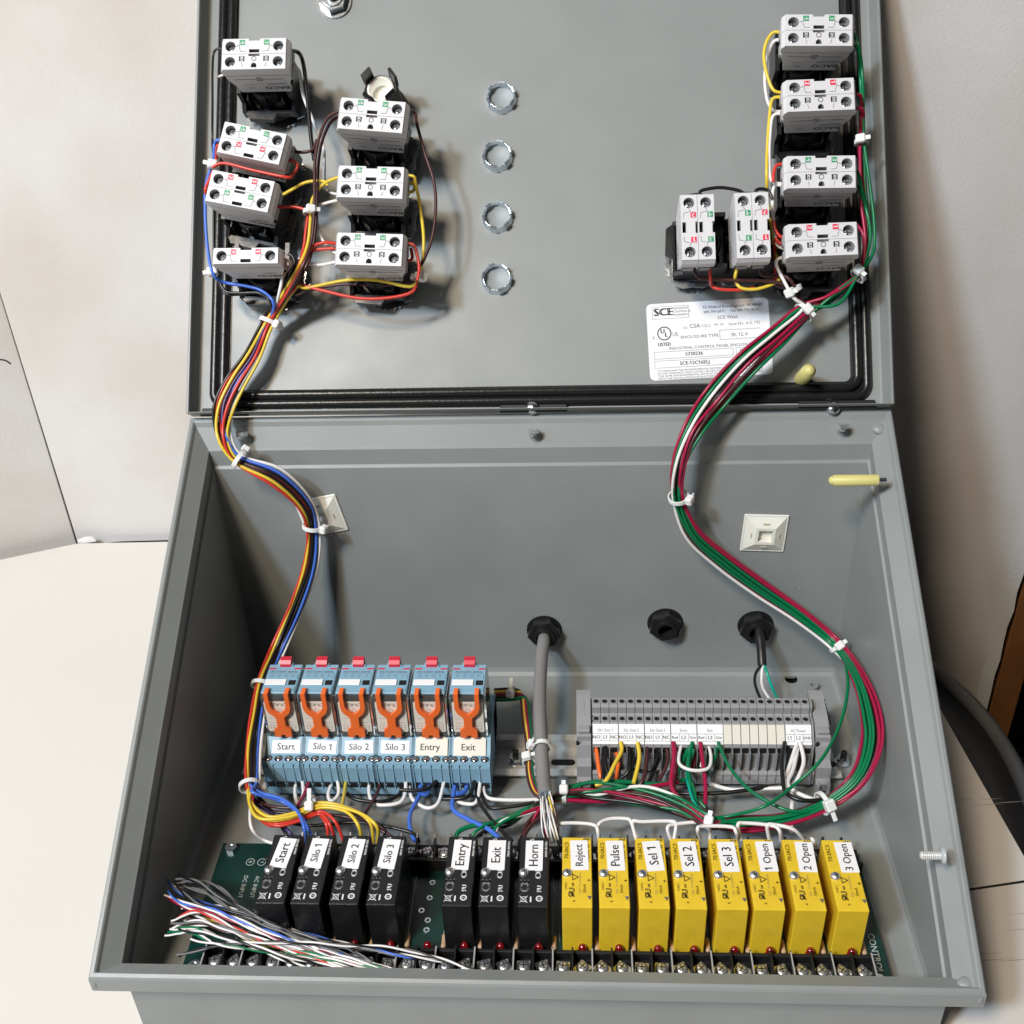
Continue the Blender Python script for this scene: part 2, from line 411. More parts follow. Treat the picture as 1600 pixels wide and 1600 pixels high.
# nuts under the far flange
def hexpoly(r, n=6, a=0): return [(r * math.cos(a + i * math.pi / 3), r * math.sin(a + i * math.pi / 3)) for i in range(6)]
def g_hexnut(g):
    g.prism(hexpoly(.16), 'z', 0, .10, 'screw_steel'); g.lathe([(.07, .10), (.07, .17), (.05, .18)], 'screw_steel', 12)
for px, py in ((832, 677), (1315, 669), (378, 681)):
    p = Y(px, py, H - .02)
    part('hinge_nut', 'hexnut', g_hexnut, enc, Matrix.Translation(p + Vector((0, -.02, .12))) @ Matrix.Rotation(math.pi - .35, 4, 'X'))

# door (inner face up towards the viewer), local axes: x across, y up along the door, z out of the inner face
VT = 12.75
door = part('door', None, lambda g: (g.box((0, VT / 2 + .05, -.04), (15.96, VT - .1, .08), 'grey_paint'),), enc, MD)
def g_flange(g):
    def L(o, z): return [Vector((-7.98 - o, .14 - o * .3, z)), Vector((7.98 + o, .14 - o * .3, z)), Vector((7.98 + o, VT + o, z)), Vector((-7.98 - o, VT + o, z))]
    loops_mesh(g, [L(-.02, -.085), L(.40, -.085), L(.42, -.05), L(.42, .42), L(.39, .45), L(.36, .45), L(.34, .41), L(.25, .05), L(.21, .02), L(-.1, .004)], 'grey_paint')
part('rolled_flange', None, g_flange, door)
def g_gasket(g):
    for off, r, z in ((0, .13, .06), (.22, .12, .05)):
        pts = [Vector((x, y, z)) for x, y in rrect(-7.62 - off, .50 - off, 7.66 + off, 12.6 + off, .3, 6)]
        pts.append(pts[0]); g.tube(pts, r, 'rubber', 8, caps=False)
    def ringf(o0, o1, z):
        A = rrect(-7.62 - o0, .50 - o0, 7.66 + o0, 12.6 + o0, .3 + o0, 6); Bq = rrect(-7.62 - o1, .50 - o1, 7.66 + o1, 12.6 + o1, .3 + o1, 6); n = len(A)
        g.add([(x, y, z) for x, y in A] + [(x, y, z) for x, y in Bq], [(i, (i + 1) % n, n + (i + 1) % n, n + i) for i in range(n)], 'rubber')
    ringf(-.15, .36, .02)
part('gasket', None, g_gasket, door)
for x0, x1 in ((Dl(318, 640)[0], Dl(392, 640)[0]), (Dl(782, 638)[0], Dl(886, 638)[0]), (Dl(1246, 638)[0], Dl(1366, 638)[0])):
    part('hinge_leaf', None, lambda g: (g.box(((x0 + x1) / 2, .12, .08), (x1 - x0, .13, .08), 'black_matt', .02), g.tube([(x0, .03, .16), (x1, .03, .16)], .06, 'black_plastic', 10)), door)
for px in (832, 1302):
    x, v = Dl(px, 634, .15); part('hinge_screw', 'hscrew', lambda g: (g.lathe([(.16, 0), (.16, .05), (.1, .1), (1e-4, .11)], 'zinc', 14),), door, TR(x, v - .05, .12))
# latch nut at the top edge of the picture
x, v = Dl(520, -3, .2)
ln = thing('latch_nut', 'bright hexagonal lock nut with washer at the top edge of the door', 'nut', MD @ TR(x, v, 0, .3))
part('washer', None, lambda g: g.ring(.16, .44, .0, .06, 'zinc', 28), ln)
part('nut', None, lambda g: (g.prism(hexpoly(.37), 'z', .06, .27, 'zinc'), g.ring(.14, .27, .27, .31, 'zinc', 24)), ln)
part('threaded_stud', None, lambda g: g.lathe([(.15 - .012 * (i % 2), .05 + i * .03) for i in range(16)] + [(.1, .54)], 'zinc', 16), ln)

# ------------------------------------------------------------------ chrome hole plugs
def g_plug(g):
    g.lathe([(.295, .05), (.30, .16), (.315, .2), (.33, .2), (.345, .17), (.36, .05), (.385, .02), (.39, 0)][::-1], 'chrome', 40)
    g.f.pop(); g.m.pop(); g.sm.pop()
    g.f.pop(); g.m.pop(); g.sm.pop()
    g.lathe([(.296, .05), (.28, .035), (1e-4, .03)], 'grey_plug', 40, close=True)
def g_tab(g):
    g.prism([(.285, .03), (.30, .235), (.335, .245), (.37, .20), (.385, .05), (.36, .03)], 'y', -.075, .075, 'chrome')
mk('grey_plug', (0.30, 0.325, 0.325), 0.55, metal=0.1, bump=0.5, bscale=120)
for i, (px, py, lb) in enumerate(((783, 152, 'topmost of the four round steel hole plugs down the door middle'), (777, 243, 'second steel hole plug from the top on the open door'),
                                  (777, 338, 'third steel hole plug from the top on the open door'), (776, 435, 'lowest of the four round steel hole plugs on the door'))):
    x, v = Dl(px, py, .1)
    pl_ = thing('hole_plug', lb, 'hole plug', MD @ TR(x, v, 0, random.uniform(0, 1)), 'steel hole plugs on the door')
    part('rim', 'plug', g_plug, pl_)
    for a in range(6): part('snap_tab', 'ptab', g_tab, pl_, TR(0, 0, 0, a * math.pi / 3))

# ------------------------------------------------------------------ contact units on the door
PH = [(-.62, .02), (-.70, .35), (-.775, .55), (-.775, .93), (-.71, 1.04)]
def block_fn(kind):
    lamp_ = kind == 'X'
    def f(g):
        w_ = .182
        prof = [(-.60, 0), (-.64, .3), (-.76, .62), (-.76, .80), (.76, .80), (.76, .62), (.64, .3), (.60, 0)]
        g.prism(prof, 'y', -w_, w_, 'pilot_white')
        out = [(-.74, -w_), (.74, -w_), (.74, w_), (.13, w_), (.13, w_ - .05), (-.13, w_ - .05), (-.13, w_), (-.74, w_)]
        holes = [circ(-.56, .0, .122), circ(.56, .0, .122)]
        if lamp_: holes += [[(-.065, -.14), (.065, -.14), (.065, -.08), (.04, -.04), (0, -.025), (-.04, -.04), (-.065, -.08)]]
        else: holes += [[(-.12, -.155), (.12, -.155), (.12, -.075), (-.12, -.075)]]
        T = g.T; g.plate(out, holes, .80, 1.10, 'pilot_white', 'well_grey')
        # chamfered ends
        for s_ in (-1, 1):
            g.prism([(s_ * .74, .80), (s_ * .80, .80), (s_ * .80, .97), (s_ * .74, 1.08)], 'y', -w_, w_, 'pilot_white')
            g.box((s_ * .745, 0, .52), (.06, .24, .16), 'well_grey')
            g.box((s_ * .67, 0, .22), (.06, .22, .1), 'mark_black')
        # wells
        for s_ in (-1, 1): g.box((s_ * .56, 0, .808), (.25, .25, .01), 'mark_black')
        g.box((0, -.11, .806), (.26, .1, .01), 'mark_black')
        # engraved circuit lines
        for s_ in (-1, 1):
            for (a, b, c2, d) in ((.43, -.005, .36, .03), (.36, .03, .325, -.12), (.325, -.12, .20, -.125)) if not lamp_ else ((.29, -.03, .26, -.13),):
                g.tube([(s_ * a, b, 1.101), (s_ * c2, d, 1.101)], .006, 'ink_faint', 4)
        if lamp_: g.ring(.045, .058, 1.099, 1.104, 'ink', 18, (0, .07, 0))
        # mould line
        g.box((0, -w_ - .002, .795), (1.48, .006, .02), 'well_grey')
    return f
def side_text(lampq):
    def f(g):
        y = -.186; X = (-1, 0, 0); Z = (0, 0, -1)
        g.text('BACO', .19, 'ink', (.32, y, .21), X=X, Yv=Z, sx=1.15, bold=.006)
        g.text('33EAWM' if lampq else '33E01', .11, 'ink', (.36, y, .40), X=X, Yv=Z, sx=1.15)
        g.text('UL', .10, 'ink', (-.30, y, .20), X=X, Yv=Z); g.text('c       us', .07, 'ink', (-.30, y, .20), X=X, Yv=Z)
        g.text('A600 Q600', .055, 'ink_faint', (-.32, y, .36), X=X, Yv=Z)
        g.text('Ith 10A', .055, 'ink_faint', (-.05, y, .42), X=X, Yv=Z)
        if lampq:
            g.tube([(-.6, y, .62), (-.1, y, .62)], .005, 'ink_faint', 4); g.tube([(.1, y, .62), (.6, y, .62)], .005, 'ink_faint', 4)
            T = g.T; g.T = T @ Matrix.Translation((0, y, .62)) @ Matrix.Rotation(math.pi / 2, 4, 'X'); g.ring(.075, .088, -.003, .003, 'ink_faint', 18); g.T = T
            for a in (-1, 1): g.tube([(-.055, y, .62 - a * .055), (.055, y, .62 + a * .055)], .005, 'ink_faint', 4)
    return f
def g_screw_small(g):
    g.lathe([(.108, 0), (.108, .03), (.085, .06), (1e-4, .075)], 'screw_steel', 14)
    g.box((0, 0, .068), (.14, .024, .012), 'mark_black'); g.box((0, 0, .068), (.024, .14, .012), 'mark_black')
def numplate(s, k):
    def f(g):
        g.box((0, 0, 0), (.125, .12, .008), k)
        g.text(s, .15 if len(s) == 1 else .095, 'ink_white', (0, 0, .0055), rot=-math.pi / 2, bold=.006)
    return f
def g_base(g):
    W_, V_ = .66, .60
    for s_ in (-1, 1):
        g.prism([(-.60, .33), (-.60, .62), (-.40, .72), (-.36, 1.14), (.58, 1.14), (.58, .33)], 'x', s_ * (W_ - .05) - .05, s_ * (W_ - .05) + .05, 'black_plastic')
        g.box((0, s_ * (V_ - .03), .47), (2 * W_ - .2, .06, .26), 'black_plastic', .015)
    g.box((0, 0, .36), (2 * W_ - .16, 2 * V_ - .08, .08), 'black_plastic', .02)
    for x in (-.42, .0, .42): g.box((x, -.40, .70), (.035, .16, .66), 'black_plastic')
    g.tube([(.45 * math.cos(a / 8), .05 - .45 * math.sin(a / 8), 1.02) for a in range(0, 26)], .03, 'black_plastic', 6)
    g.box((.3, -.42, .62), (.22, .14, .3), 'black_matt', .02)
    g.lathe([(.47, .3), (.47, .95), (.42, 1.0), (.40, 1.0), (.38, .6)], 'black_plastic', 26, (0, .02, 0))
    g.prism([(-.62, -.57), (-.5, -.75), (.1, -.78), (.2, -.62), (.62, -.62), (.62, -.57)], 'z', .42, .60, 'black_plastic')
def g_collar(g):
    g.lathe([(.60, 0), (.60, .2), (.52, .26), (.46, .34)], 'black_plastic', 30)
def g_washer(g):
    n = 60; A = []
    for i in range(n): 
        r = .74 if i % 2 else .69; a = 2 * math.pi * i / n; A.append((r * math.cos(a), r * math.sin(a)))
    g.plate(A, [circ(0, 0, .5, 24)], .02, .07, 'zinc')
def g_washer_clip(g):
    g.plate([(.62, -.62), (.80, -.55), (.87, -.35), (.84, -.1), (.87, .12), (.80, .32), (.66, .34)], [[(.70, -.28), (.76, -.14), (.70, 0), (.655, -.14)]], .25, .3, 'zinc')
def unit(lb, a, b, rows, n=2.3, cat='contact block', base=True, boff=(0, 0), group='contact units on the open door'):
    # a, b: pixel mid-points of the two ends of the top face ; rows: top to bottom kinds
    xa, va = Dl(*a, n); xb, vb = Dl(*b, n)
    rot = math.atan2(vb - va, xb - xa)
    u = thing('contact_unit', lb, cat, MD @ TR((xa + xb) / 2, (va + vb) / 2, 0, rot), group)
    if base:
        boff = (boff[0] - .1, boff[1]); part('mounting_base', 'ubase', g_base, u, TR(boff[0], boff[1], 0)); part('collar', 'ucoll', g_collar, u, TR(boff[0], boff[1], 0))
        part('lock_washer', 'uwash', g_washer, u, TR(boff[0] + .18, boff[1] - .03, 0)); part('grounding_clip', 'uclip', g_washer_clip, u, TR(boff[0], boff[1], 0))
    nr = len(rows)
    for i, k in enumerate(rows):
        y = ((nr - 1) / 2 - i) * .372
        bl = part('contact_block', 'blk' + ('X' if k == 'X' else 'N'), block_fn(k), u, TR(0, y, n - 1.10))
        for s_ in (-1, 1): part('terminal_screw', 'tscr', g_screw_small, bl, TR(s_ * .56, -.01, .90))
        lab = {'X': ('X2', 'X1', 'mark_black'), '43': ('4', '3', 'mark_green'), '21': ('2', '1', 'mark_red')}[k]
        for s_, tx in ((-1, lab[0]), (1, lab[1])):
            part('number_mark', 'nm' + tx, numplate(tx, lab[2]), bl, TR(s_ * .285, .09 if k != 'X' else .07, 1.104))
        if i == nr - 1: part('side_lettering', 'sidet' + str(k == 'X'), side_text(k == 'X'), bl)
    return u
unit('white lamp block with green 4 3 marks, alone at the top left of the door', (346, 85), (448, 83), ('43', 'X'))
unit('tilted white contact pair, green marks above red, second down in the left column', (343, 213), (444, 234), ('43', '21'))
unit('tilted white contact pair, red marks above green, below the one with the red wire loop', (325, 289), (425, 308), ('21', '43'))
unit('single-row white contact block with red 2 1 marks at the foot of the left column', (335, 400), (433, 399), ('21',), boff=(.12, .12))
unit('white lamp block with brown wires just below the open black collar', (529, 176), (633, 184), ('43', 'X'))
unit('white lamp block with yellow wires at both ends, middle of the second column', (526, 283), (633, 286), ('43', 'X'))
unit('white lamp block with red wires at both ends, lowest of the second column', (523, 388), (632, 391), ('43', 'X'))
unit('white lamp block with green 4 3 marks at the top right corner of the door', (1228, 47), (1331, 47), ('43', 'X'))
unit('white lamp block with red 2 1 marks, second down in the right column', (1230, 150), (1334, 146), ('21', 'X'))
unit('white lamp block with green 4 3 marks, third down in the right column', (1232, 269), (1335, 268), ('43', 'X'))
unit('white lamp block with red 2 1 marks at the foot of the right column', (1234, 376), (1338, 372), ('21', 'X'))
unit('upright white contact pair with black jumpers, left of the two upright ones above the sticker', (1089, 306), (1092, 404), ('43', '21'), boff=(0, .2))
unit('upright white contact pair with yellow and brown wires, right of the two upright ones', (1174, 303), (1178, 401), ('21', '43'), boff=(0, .1))
# open black collar above the second column
x, v = Dl(592, 133, 1.2)
oc = thing('open_lamp_collar', 'open black threaded collar with a cream inside above the second column', 'collar', MD @ TR(x, v, 0, .2))
part('threaded_barrel', None, lambda g: g.lathe([(.50, 0), (.50, .18), (.44, .22)] + [(.43 - .025 * (i % 2), .25 + i * .05) for i in range(14)] + [(.36, .97), (.34, .5)], 'black_plastic', 30), oc)
part('bulb_socket', None, lambda g: g.lathe([(.335, .5), (.325, 1.0), (.26, 1.0), (.24, .7), (1e-4, .68)], 'nylon_cream', 24), oc)
for a in (.4, 2.2, 3.9, 5.3):
    part('prong', 'prong', lambda g: g.prism([(.35, .9), (.43, .9), (.45, 1.32), (.38, 1.38), (.36, 1.15)], 'y', -.14, .14, 'black_plastic'), oc, TR(0, 0, 0, a))

# ------------------------------------------------------------------ maker's label on the door
cx, cv = Dl(1108, 530); a0, b0 = Dl(1005, 470); a1, b1 = Dl(1205, 458)
rot = math.atan2(b1 - b0, a1 - a0)
lw, lh = 2.92, 1.88
st = thing('rating_label', 'white printed rating sticker with a black ring mark low on the open door', 'label', MD @ TR(cx, cv, 0.006, rot))
part('sheet', None, lambda g: g.plate(rrect(-lw / 2, -lh / 2, lw / 2, lh / 2, .12), [], 0, .008, 'sticker'), st)
def g_lab(g):
    z = .0105
    def t_(s, x, y, h, k='ink', sx=1.0, bold=0.0): g.text(s, h, k, (x, y, z), sx=sx, bold=bold)
    def rect(x0, y0, x1, y1, wd=.008, k='ink_faint', open_r=False):
        for (a, b, c2, d) in ((x0, y0, x1, y0), (x0, y1, x1, y1), (x0, y0, x0, y1)) + (() if open_r else ((x1, y0, x1, y1),)):
            g.box(((a + c2) / 2, (b + d) / 2, z - .001), (abs(c2 - a) + wd, abs(d - b) + wd, .001), k)
    t_('SCE', -1.05, .72, .26, bold=.018, sx=1.08); rect(-1.32, .56, -.45, .86)
    t_('SAGINAW', -.63, .80, .075); t_('CONTROL &', -.62, .72, .075); t_('ENGINEERING', -.62, .64, .068, sx=.8)
    t_('95 Midland Road,Saginaw, MI 48638', .60, .78, .092, sx=1.06); t_('989-799-6871     Fax 989-799-4524', .56, .66, .09, sx=1.02); t_('SCE West', .47, .51, .115)
    g.ring(.145, .17, z - .001, z + .001, 'ink', 30, (-1.06, .20, 0)); t_('U', -1.10, .25, .15, bold=.006); t_('L', -1.01, .16, .15, bold=.006)
    t_('c', -1.32, .12, .14); t_('US', -.80, .16, .14, sx=.8); t_('LISTED', -1.07, -.07, .12, sx=.85, bold=.004)
    t_('cUL', -.55, .31, .075, 'ink_faint'); t_('CSA', -.32, .34, .14); t_('C22.2', -.06, .33, .09, 'ink_faint'); t_('94  14', .25, .34, .085, 'ink_faint'); t_('Issue No. A-2, 192', .86, .34, .10, 'ink_faint')
    t_('ENCLOSURE TYPE', -.22, .08, .098, sx=1.15); rect(.26, -.03, 1.22, .20, open_r=True); t_('3R, 12, 4', .72, .07, .11)
    t_('INDUSTRIAL CONTROL PANEL ENCLOSURE', .05, -.18, .092, sx=1.12)
    rect(-1.33, -.42, .55, -.25); t_('5730236', -.38, -.335, .12, bold=.003); rect(.62, -.42, 1.33, -.25); t_('IEC 60529', .96, -.335, .12)
    rect(-1.33, -.64, .55, -.47); t_('SCE-12C16ELJ', -.38, -.555, .12, bold=.003); rect(.62, -.64, 1.33, -.47); t_('IP 65', .96, -.555, .1)
    for i, s in enumerate(('TO MAINTAIN THE ENVIRONMENTAL RATING OF THIS ENCLOSURE INSTALL', 'IN THE OPENINGS ONLY LISTED OR RECOGNIZED CONDUIT HUBS WITH', 'THE SAME ENVIRONMENTAL RATING AS THE ENCLOSURE, IN ACCORD', 'WITH THE INSTALLATION INSTRUCTIONS OF THE DEVICE.')):
        vs_, _ = text_data(s); wd = (max(v_[0] for v_ in vs_) - min(v_[0] for v_ in vs_))
        wt = 2.5 if i < 3 else 1.9; t_(s, -1.27 + wt / 2, -.72 - i * .062, .058, sx=wt / (wd * .058))
part('print', None, g_lab, st)

# ------------------------------------------------------------------ studs with yellow caps, bare stud
def g_cap(L, r):
    def f(g):
        g.lathe([(.075, -.18), (.075, 0)], 'zinc', 12)
        g.lathe([(r, 0)] + [(r, L - r * .6)] + [(r * .86, L - r * .45)] + [(r * .85 * math.cos(a), L - r * .45 + r * .85 * math.sin(a)) for a in (.3, .6, .9, 1.2)] + [(1e-4, L + r * .4)], 'cap_yellow', 20)
    return f
x, v = Dl(1252, 592, 0.1)
single('capped_stud', 'short stud with a dull yellow cap beside the rating sticker on the door', 'stud', g_cap(.95, .165), MD @ TR(x, v, .1))
def wallR(px, py): return hit(px, py, Vector((7.93, 0, 0)), Vector((1, 0, 0)))
p = wallR(1380, 750)
single('capped_stud', 'long yellow-capped stud sticking out of the right inner wall near the hinge', 'stud', g_cap(1.05, .13), Matrix.Translation(p + Vector((-.12, 0, 0))) @ Matrix.Rotation(-math.pi / 2, 4, 'Y'))
p = wallR(1474, 1337)
bs = thing('bare_stud', 'bare threaded steel stud on the right inner wall near the front', 'stud', Matrix.Translation(p) @ Matrix.Rotation(-math.pi / 2, 4, 'Y'))
part('thread', None, lambda g: g.lathe([(.085 - .012 * (i % 2), i * .018) for i in range(24)] + [(.05, .44)], 'rail_steel', 16, smooth=False), bs)
part('flange', None, lambda g: g.lathe([(.16, -.01), (.16, .03), (.09, .05)], 'weld', 20), bs)

# ------------------------------------------------------------------ cable tie mounts on the far wall
MF = Matrix(((1, 0, 0, 0), (0, 0, -1, H - .07), (0, 1, 0, 0), (0, 0, 0, 1)))     # local x across, y up the wall, z towards the viewer
def g_mount(g):
    h = .55
    g.box((0, 0, .025), (2 * h, 2 * h, .05), 'nylon_cream', .02)
    a, b = .50, .24
    vs = [(-a, -a, .05), (a, -a, .05), (a, a, .05), (-a, a, .05), (-b, -b, .19), (b, -b, .19), (b, b, .19), (-b, b, .19)]
    g.add(vs, [(0, 1, 5, 4), (1, 2, 6, 5), (2, 3, 7, 6), (3, 0, 4, 7)], 'nylon_cream')
    g.plate([(-b, -b), (b, -b), (b, b), (-b, b)], [[(-.17, -.17), (.17, -.17), (.17, .17), (-.17, .17)]], .06, .192, 'nylon_cream')
    for y in (-.33, .33): g.box((0, y, .13), (.16, .05, .05), 'nylon_mid')
    for x in (-.34, .34): g.box((x, 0, .13), (.03, .13, .05), 'nylon_mid')
for q in (0, 1, 2, 3):
    pass
p = Y(1194, 832, H - .07)
single('tie_mount', 'empty square white cable tie mount on the far inner wall at right', 'cable tie mount', g_mount, MF @ TR(p.x, p.z, 0, -.04), 'adhesive tie mounts')
p = Y(495, 805, H - .07)
single('tie_mount', 'square white cable tie mount behind the left wire bundle', 'cable tie mount', g_mount, MF @ TR(p.x + .12, p.z, 0, .2), 'adhesive tie mounts')

# ------------------------------------------------------------------ cable glands
def g_gnut(g):
    A = [(.44 * math.cos(i * math.pi / 3), .44 * math.sin(i * math.pi / 3)) for i in range(6)]
    n = 24
    g.plate(A, [circ(0, 0, .2, n)], 0, .26, 'black_plastic')
    g.ring(.20, .37, .26, .30, 'black_plastic', n); g.ring(.205, .29, .30, .40, 'black_plastic', n)
    g.lathe([(.2, .03), (1e-4, .02)], 'black_matt', n, close=True)
for i, (px, py, lb, rz) in enumerate(((850, 992, 'black hexagonal cable gland with the thick grey cable through it', .15), (1040, 981, 'empty black hexagonal cable gland in the middle of the far wall', .35), (1182, 985, 'black hexagonal cable gland with a black cord through it', .3))):
    p = Y(px, py, H - .3)
    gl = thing('cable_gland', lb, 'cable gland', MF @ TR(p.x, p.z, 0, rz), 'cable glands in the far wall')
    part('lock_nut', 'gnut', g_gnut, gl)
    part('washer', 'gwash', lambda g: g.ring(.3, .47, 0, .03, 'black_matt', 28), gl)

# ------------------------------------------------------------------ DIN rail
rl = thing('mounting_rail', 'long slotted steel rail across the back of the enclosure', 'rail')
ry, RZ = 6.74, .30
def g_rail(g):
    pr = [(ry - .69, RZ), (ry - .49, RZ), (ry - .47, .06), (ry + .47, .06), (ry + .49, RZ), (ry + .69, RZ), (ry + .69, RZ - .04), (ry + .53, RZ - .04), (ry + .51, .025), (ry - .51, .025), (ry - .53, RZ - .04), (ry - .69, RZ - .04)]
    g.prism(pr, 'x', -7.3, 7.3, 'rail_steel')
part('rail_profile', None, g_rail, rl)
def g_slot(g): g.plate(rrect(-.3, -.1, .3, .1, .099, 6), [], 0, .004, 'mark_black')
for x in (-.45, .62, 7.0, -6.8): part('slot', 'slot', g_slot, rl, TR(x, ry - .04, .061))
def g_rnut(g):
    g.ring(.08, .19, 0, .03, 'zinc', 20); g.prism(hexpoly(.16), 'z', .03, .16, 'zinc'); g.lathe([(.075, .16), (.075, .34), (.05, .36)], 'black_matt', 12)
for px, py in ((1317, 1188), (806, 1186)):
    p = B(px, py, .12); part('rail_nut', 'rnut', g_rnut, rl, TR(p.x, p.y, .064, .3))

# ------------------------------------------------------------------ rail terminals
TP = [(5.80, .30), (5.80, .62), (5.88, .66), (5.98, .52), (6.10, .52), (6.14, 1.16), (6.17, 1.24), (6.50, 1.58), (6.52, 1.60), (6.76, 1.60), (6.79, 1.63), (6.79, 1.82), (6.84, 1.88), (7.07, 1.88), (7.12, 1.84), (7.12, 1.6), (7.40, 1.3), (7.62, .9), (7.62, .30)]
TW = .2068; TX0 = 1.33
def g_term(g):
    w_ = TW / 2 - .006
    g.prism([(a - ry, b) for a, b in TP], 'x', -w_, w_, 'terminal_grey')
    for yc, z in ((6.94, 1.884), (6.64, 1.604)): g.ring(.066, .08, z - .02, z + .004, 'terminal_grey', 14, (0, yc - ry, 0)); g.lathe([(.067, z), (1e-4, z + .001)], 'mark_black', 14, (0, yc - ry, 0), close=True)
    g.box((w_ + .002, 6.03 - ry, .86), (.014, .17, .60), 'terminal_grey')
    g.box((0, 6.125 - ry, 1.08), (TW - .06, .03, .14), 'mark_black')
    g.box((0, 5.80 - ry, .47), (TW - .06, .02, .12), 'well_grey')
NAMES = ['NO', 'L1', 'NC'] * 3 + ['Red', 'L2', 'Grn'] * 2 + [''] * 7 + ['L1', 'L2', 'GND']
GR = ['Silo Gate 1'] * 3 + ['Silo Gate 2'] * 3 + ['Silo Gate 3'] * 3 + ['Entry'] * 3 + ['Exit'] * 3 + [None] * 7 + ['AC Power'] * 3
CNT = ['first of the row', 'second of the row', 'third of the row', 'fourth of the row', 'fifth of the row', 'sixth of the row', 'seventh of the row', 'eighth of the row', 'ninth of the row', 'tenth of the row', 'eleventh of the row', 'twelfth of the row', 'thirteenth of the row', 'fourteenth of the row', 'fifteenth of the row'] + [''] * 7 + ['third from the right', 'second from the right', 'last at the right']
ORD = ['first', 'second', 'third', 'fourth', 'fifth', 'sixth', 'seventh']
UM = Vector((0, .33, .34)).normalized(); NM_ = Vector((0, -.34, .33)).normalized()
for i in range(25):
    lb = ('grey rail terminal marked %s under the %s heading, %s' % (NAMES[i], GR[i], CNT[i])) if NAMES[i] else ('grey rail terminal with a blank marker, %s of the seven blank ones from the left' % ORD[i - 15])
    tb = thing('rail_terminal', lb, 'terminal', TR(TX0 + TW * (i + .5), ry, 0), 'grey rail terminals')
    part('housing', 'term', g_term, tb)
    if NAMES[i] == '':
        part('marker_tag', 'blankmark', lambda g: g.add([Vector((s_ * .094, 6.165 - ry, 1.245)) + NM_ * .018 + UM * t_ for s_, t_ in ((-1, 0), (1, 0), (1, .455), (-1, .455))], [(0, 1, 2, 3)], 'cream'), tb)
def strip(i0, n, head):
    x0, x1 = TX0 + TW * i0 + .006, TX0 + TW * (i0 + n) - .006
    s_ = thing('marker_strip', 'white marker strip headed %s, %s' % (head, {0: 'leftmost of the strips', 3: 'second strip from the left', 6: 'third strip from the left', 9: 'fourth strip from the left', 12: 'just left of the blank markers', 22: 'rightmost strip'}[i0]), 'label strip', TR((x0 + x1) / 2, 6.165, 1.245), 'printed marker strips')
    hw = (x1 - x0) / 2
    def f(g):
        def P(u, v_, h=.02): return Vector((u, 0, 0)) + UM * v_ + NM_ * h
        g.add([P(-hw, -.01), P(hw, -.01), P(hw, .46), P(-hw, .46), P(-hw, -.01, .01), P(hw, -.01, .01), P(hw, .46, .01), P(-hw, .46, .01)], [(0, 1, 2, 3), (0, 4, 5, 1), (1, 5, 6, 2), (2, 6, 7, 3), (3, 7, 4, 0)], 'paper_label')
        X = (1, 0, 0)
        g.text(head, .10, 'ink_faint', P(0, .315, .0225), X=X, Yv=UM, sx=.82)
        for j in range(n): g.text(NAMES[i0 + j], .115 if len(NAMES[i0 + j]) < 3 else .09, 'ink' if head != 'AC Power' else 'ink_faint', P(-hw + TW * (j + .47), .15, .0225), X=X, Yv=UM, bold=.002)
        for a, b, c2, d in [(-hw, .235, hw, .235), (-hw, .065, hw, .065)] + [(-hw + TW * j, .065, -hw + TW * j, .235) for j in range(1, n)] + [(-hw + .004, .0, -hw + .004, .45)]:
            w2 = .004
            g.add([P(a - (w2 if a == c2 else 0), b - (w2 if b == d else 0), .0222), P(c2 + (w2 if a == c2 else 0), b - (w2 if b == d else 0), .0222), P(c2 + (w2 if a == c2 else 0), d + (w2 if b == d else 0), .0222), P(a - (w2 if a == c2 else 0), d + (w2 if b == d else 0), .0222)], [(0, 1, 2, 3)], 'ink_faint')
    part('strip', None, f, s_)
for i0, hd in ((0, 'Silo Gate 1'), (3, 'Silo Gate 2'), (6, 'Silo Gate 3'), (9, 'Entry'), (12, 'Exit'), (22, 'AC Power')): strip(i0, 3, hd)
def g_stop(mir):
    def f(g):
        P_ = [(5.70, .2), (5.66, .45), (5.80, .50), (5.80, .85), (6.02, .9), (6.10, 1.25), (6.22, 1.27), (6.22, 1.42), (6.30, 1.45), (6.75, 1.62), (7.34, 1.72), (7.52, 1.72), (7.58, 1.5), (7.6, .3)]
        g.prism([(a - ry, b) for a, b in P_], 'x', -.17, .17, 'terminal_grey')
        g.box((0, 6.36 - ry, 1.52), (.30, .20, .10), 'terminal_grey', .02)
        for s_ in (-.12, .12): g.box((s_, 5.68 - ry, .34), (.07, .18, .28), 'terminal_grey', .01)
        g.box((mir * -.15, 5.98 - ry + .14, 1.30), (.06, .04, .12), 'mark_black')
        for j in range(6): g.box((mir * .185, 6.55 - ry + j * .14, 1.60), (.035, .07, .1), 'mark_black')
        g.text('CA702', .1, 'well_grey', (0, 7.02 - ry, 1.682), rot=math.pi / 2, X=(1, 0, 0), Yv=(0, .986, .166))
    return f
xl = TX0 - .2; xr = TX0 + 25 * TW + .26
for x_, mir, lb in ((xl, 1, 'grey end stop clamped at the left end of the terminal row'), (xr, 1, 'grey end stop clamped at the right end of the terminal row')):
    es = thing('end_stop', lb, 'end stop', TR(x_, ry, 0), 'end stops')
    part('clamp_body', 'stop%d' % mir, g_stop(mir), es)
ep = single('end_plate', 'thin grey end plate between the last terminal and the right end stop', 'plate', lambda g: g.prism([(a, b + .02) for a, b in TP], 'x', xr - .245, xr - .205, 'terminal_grey'))

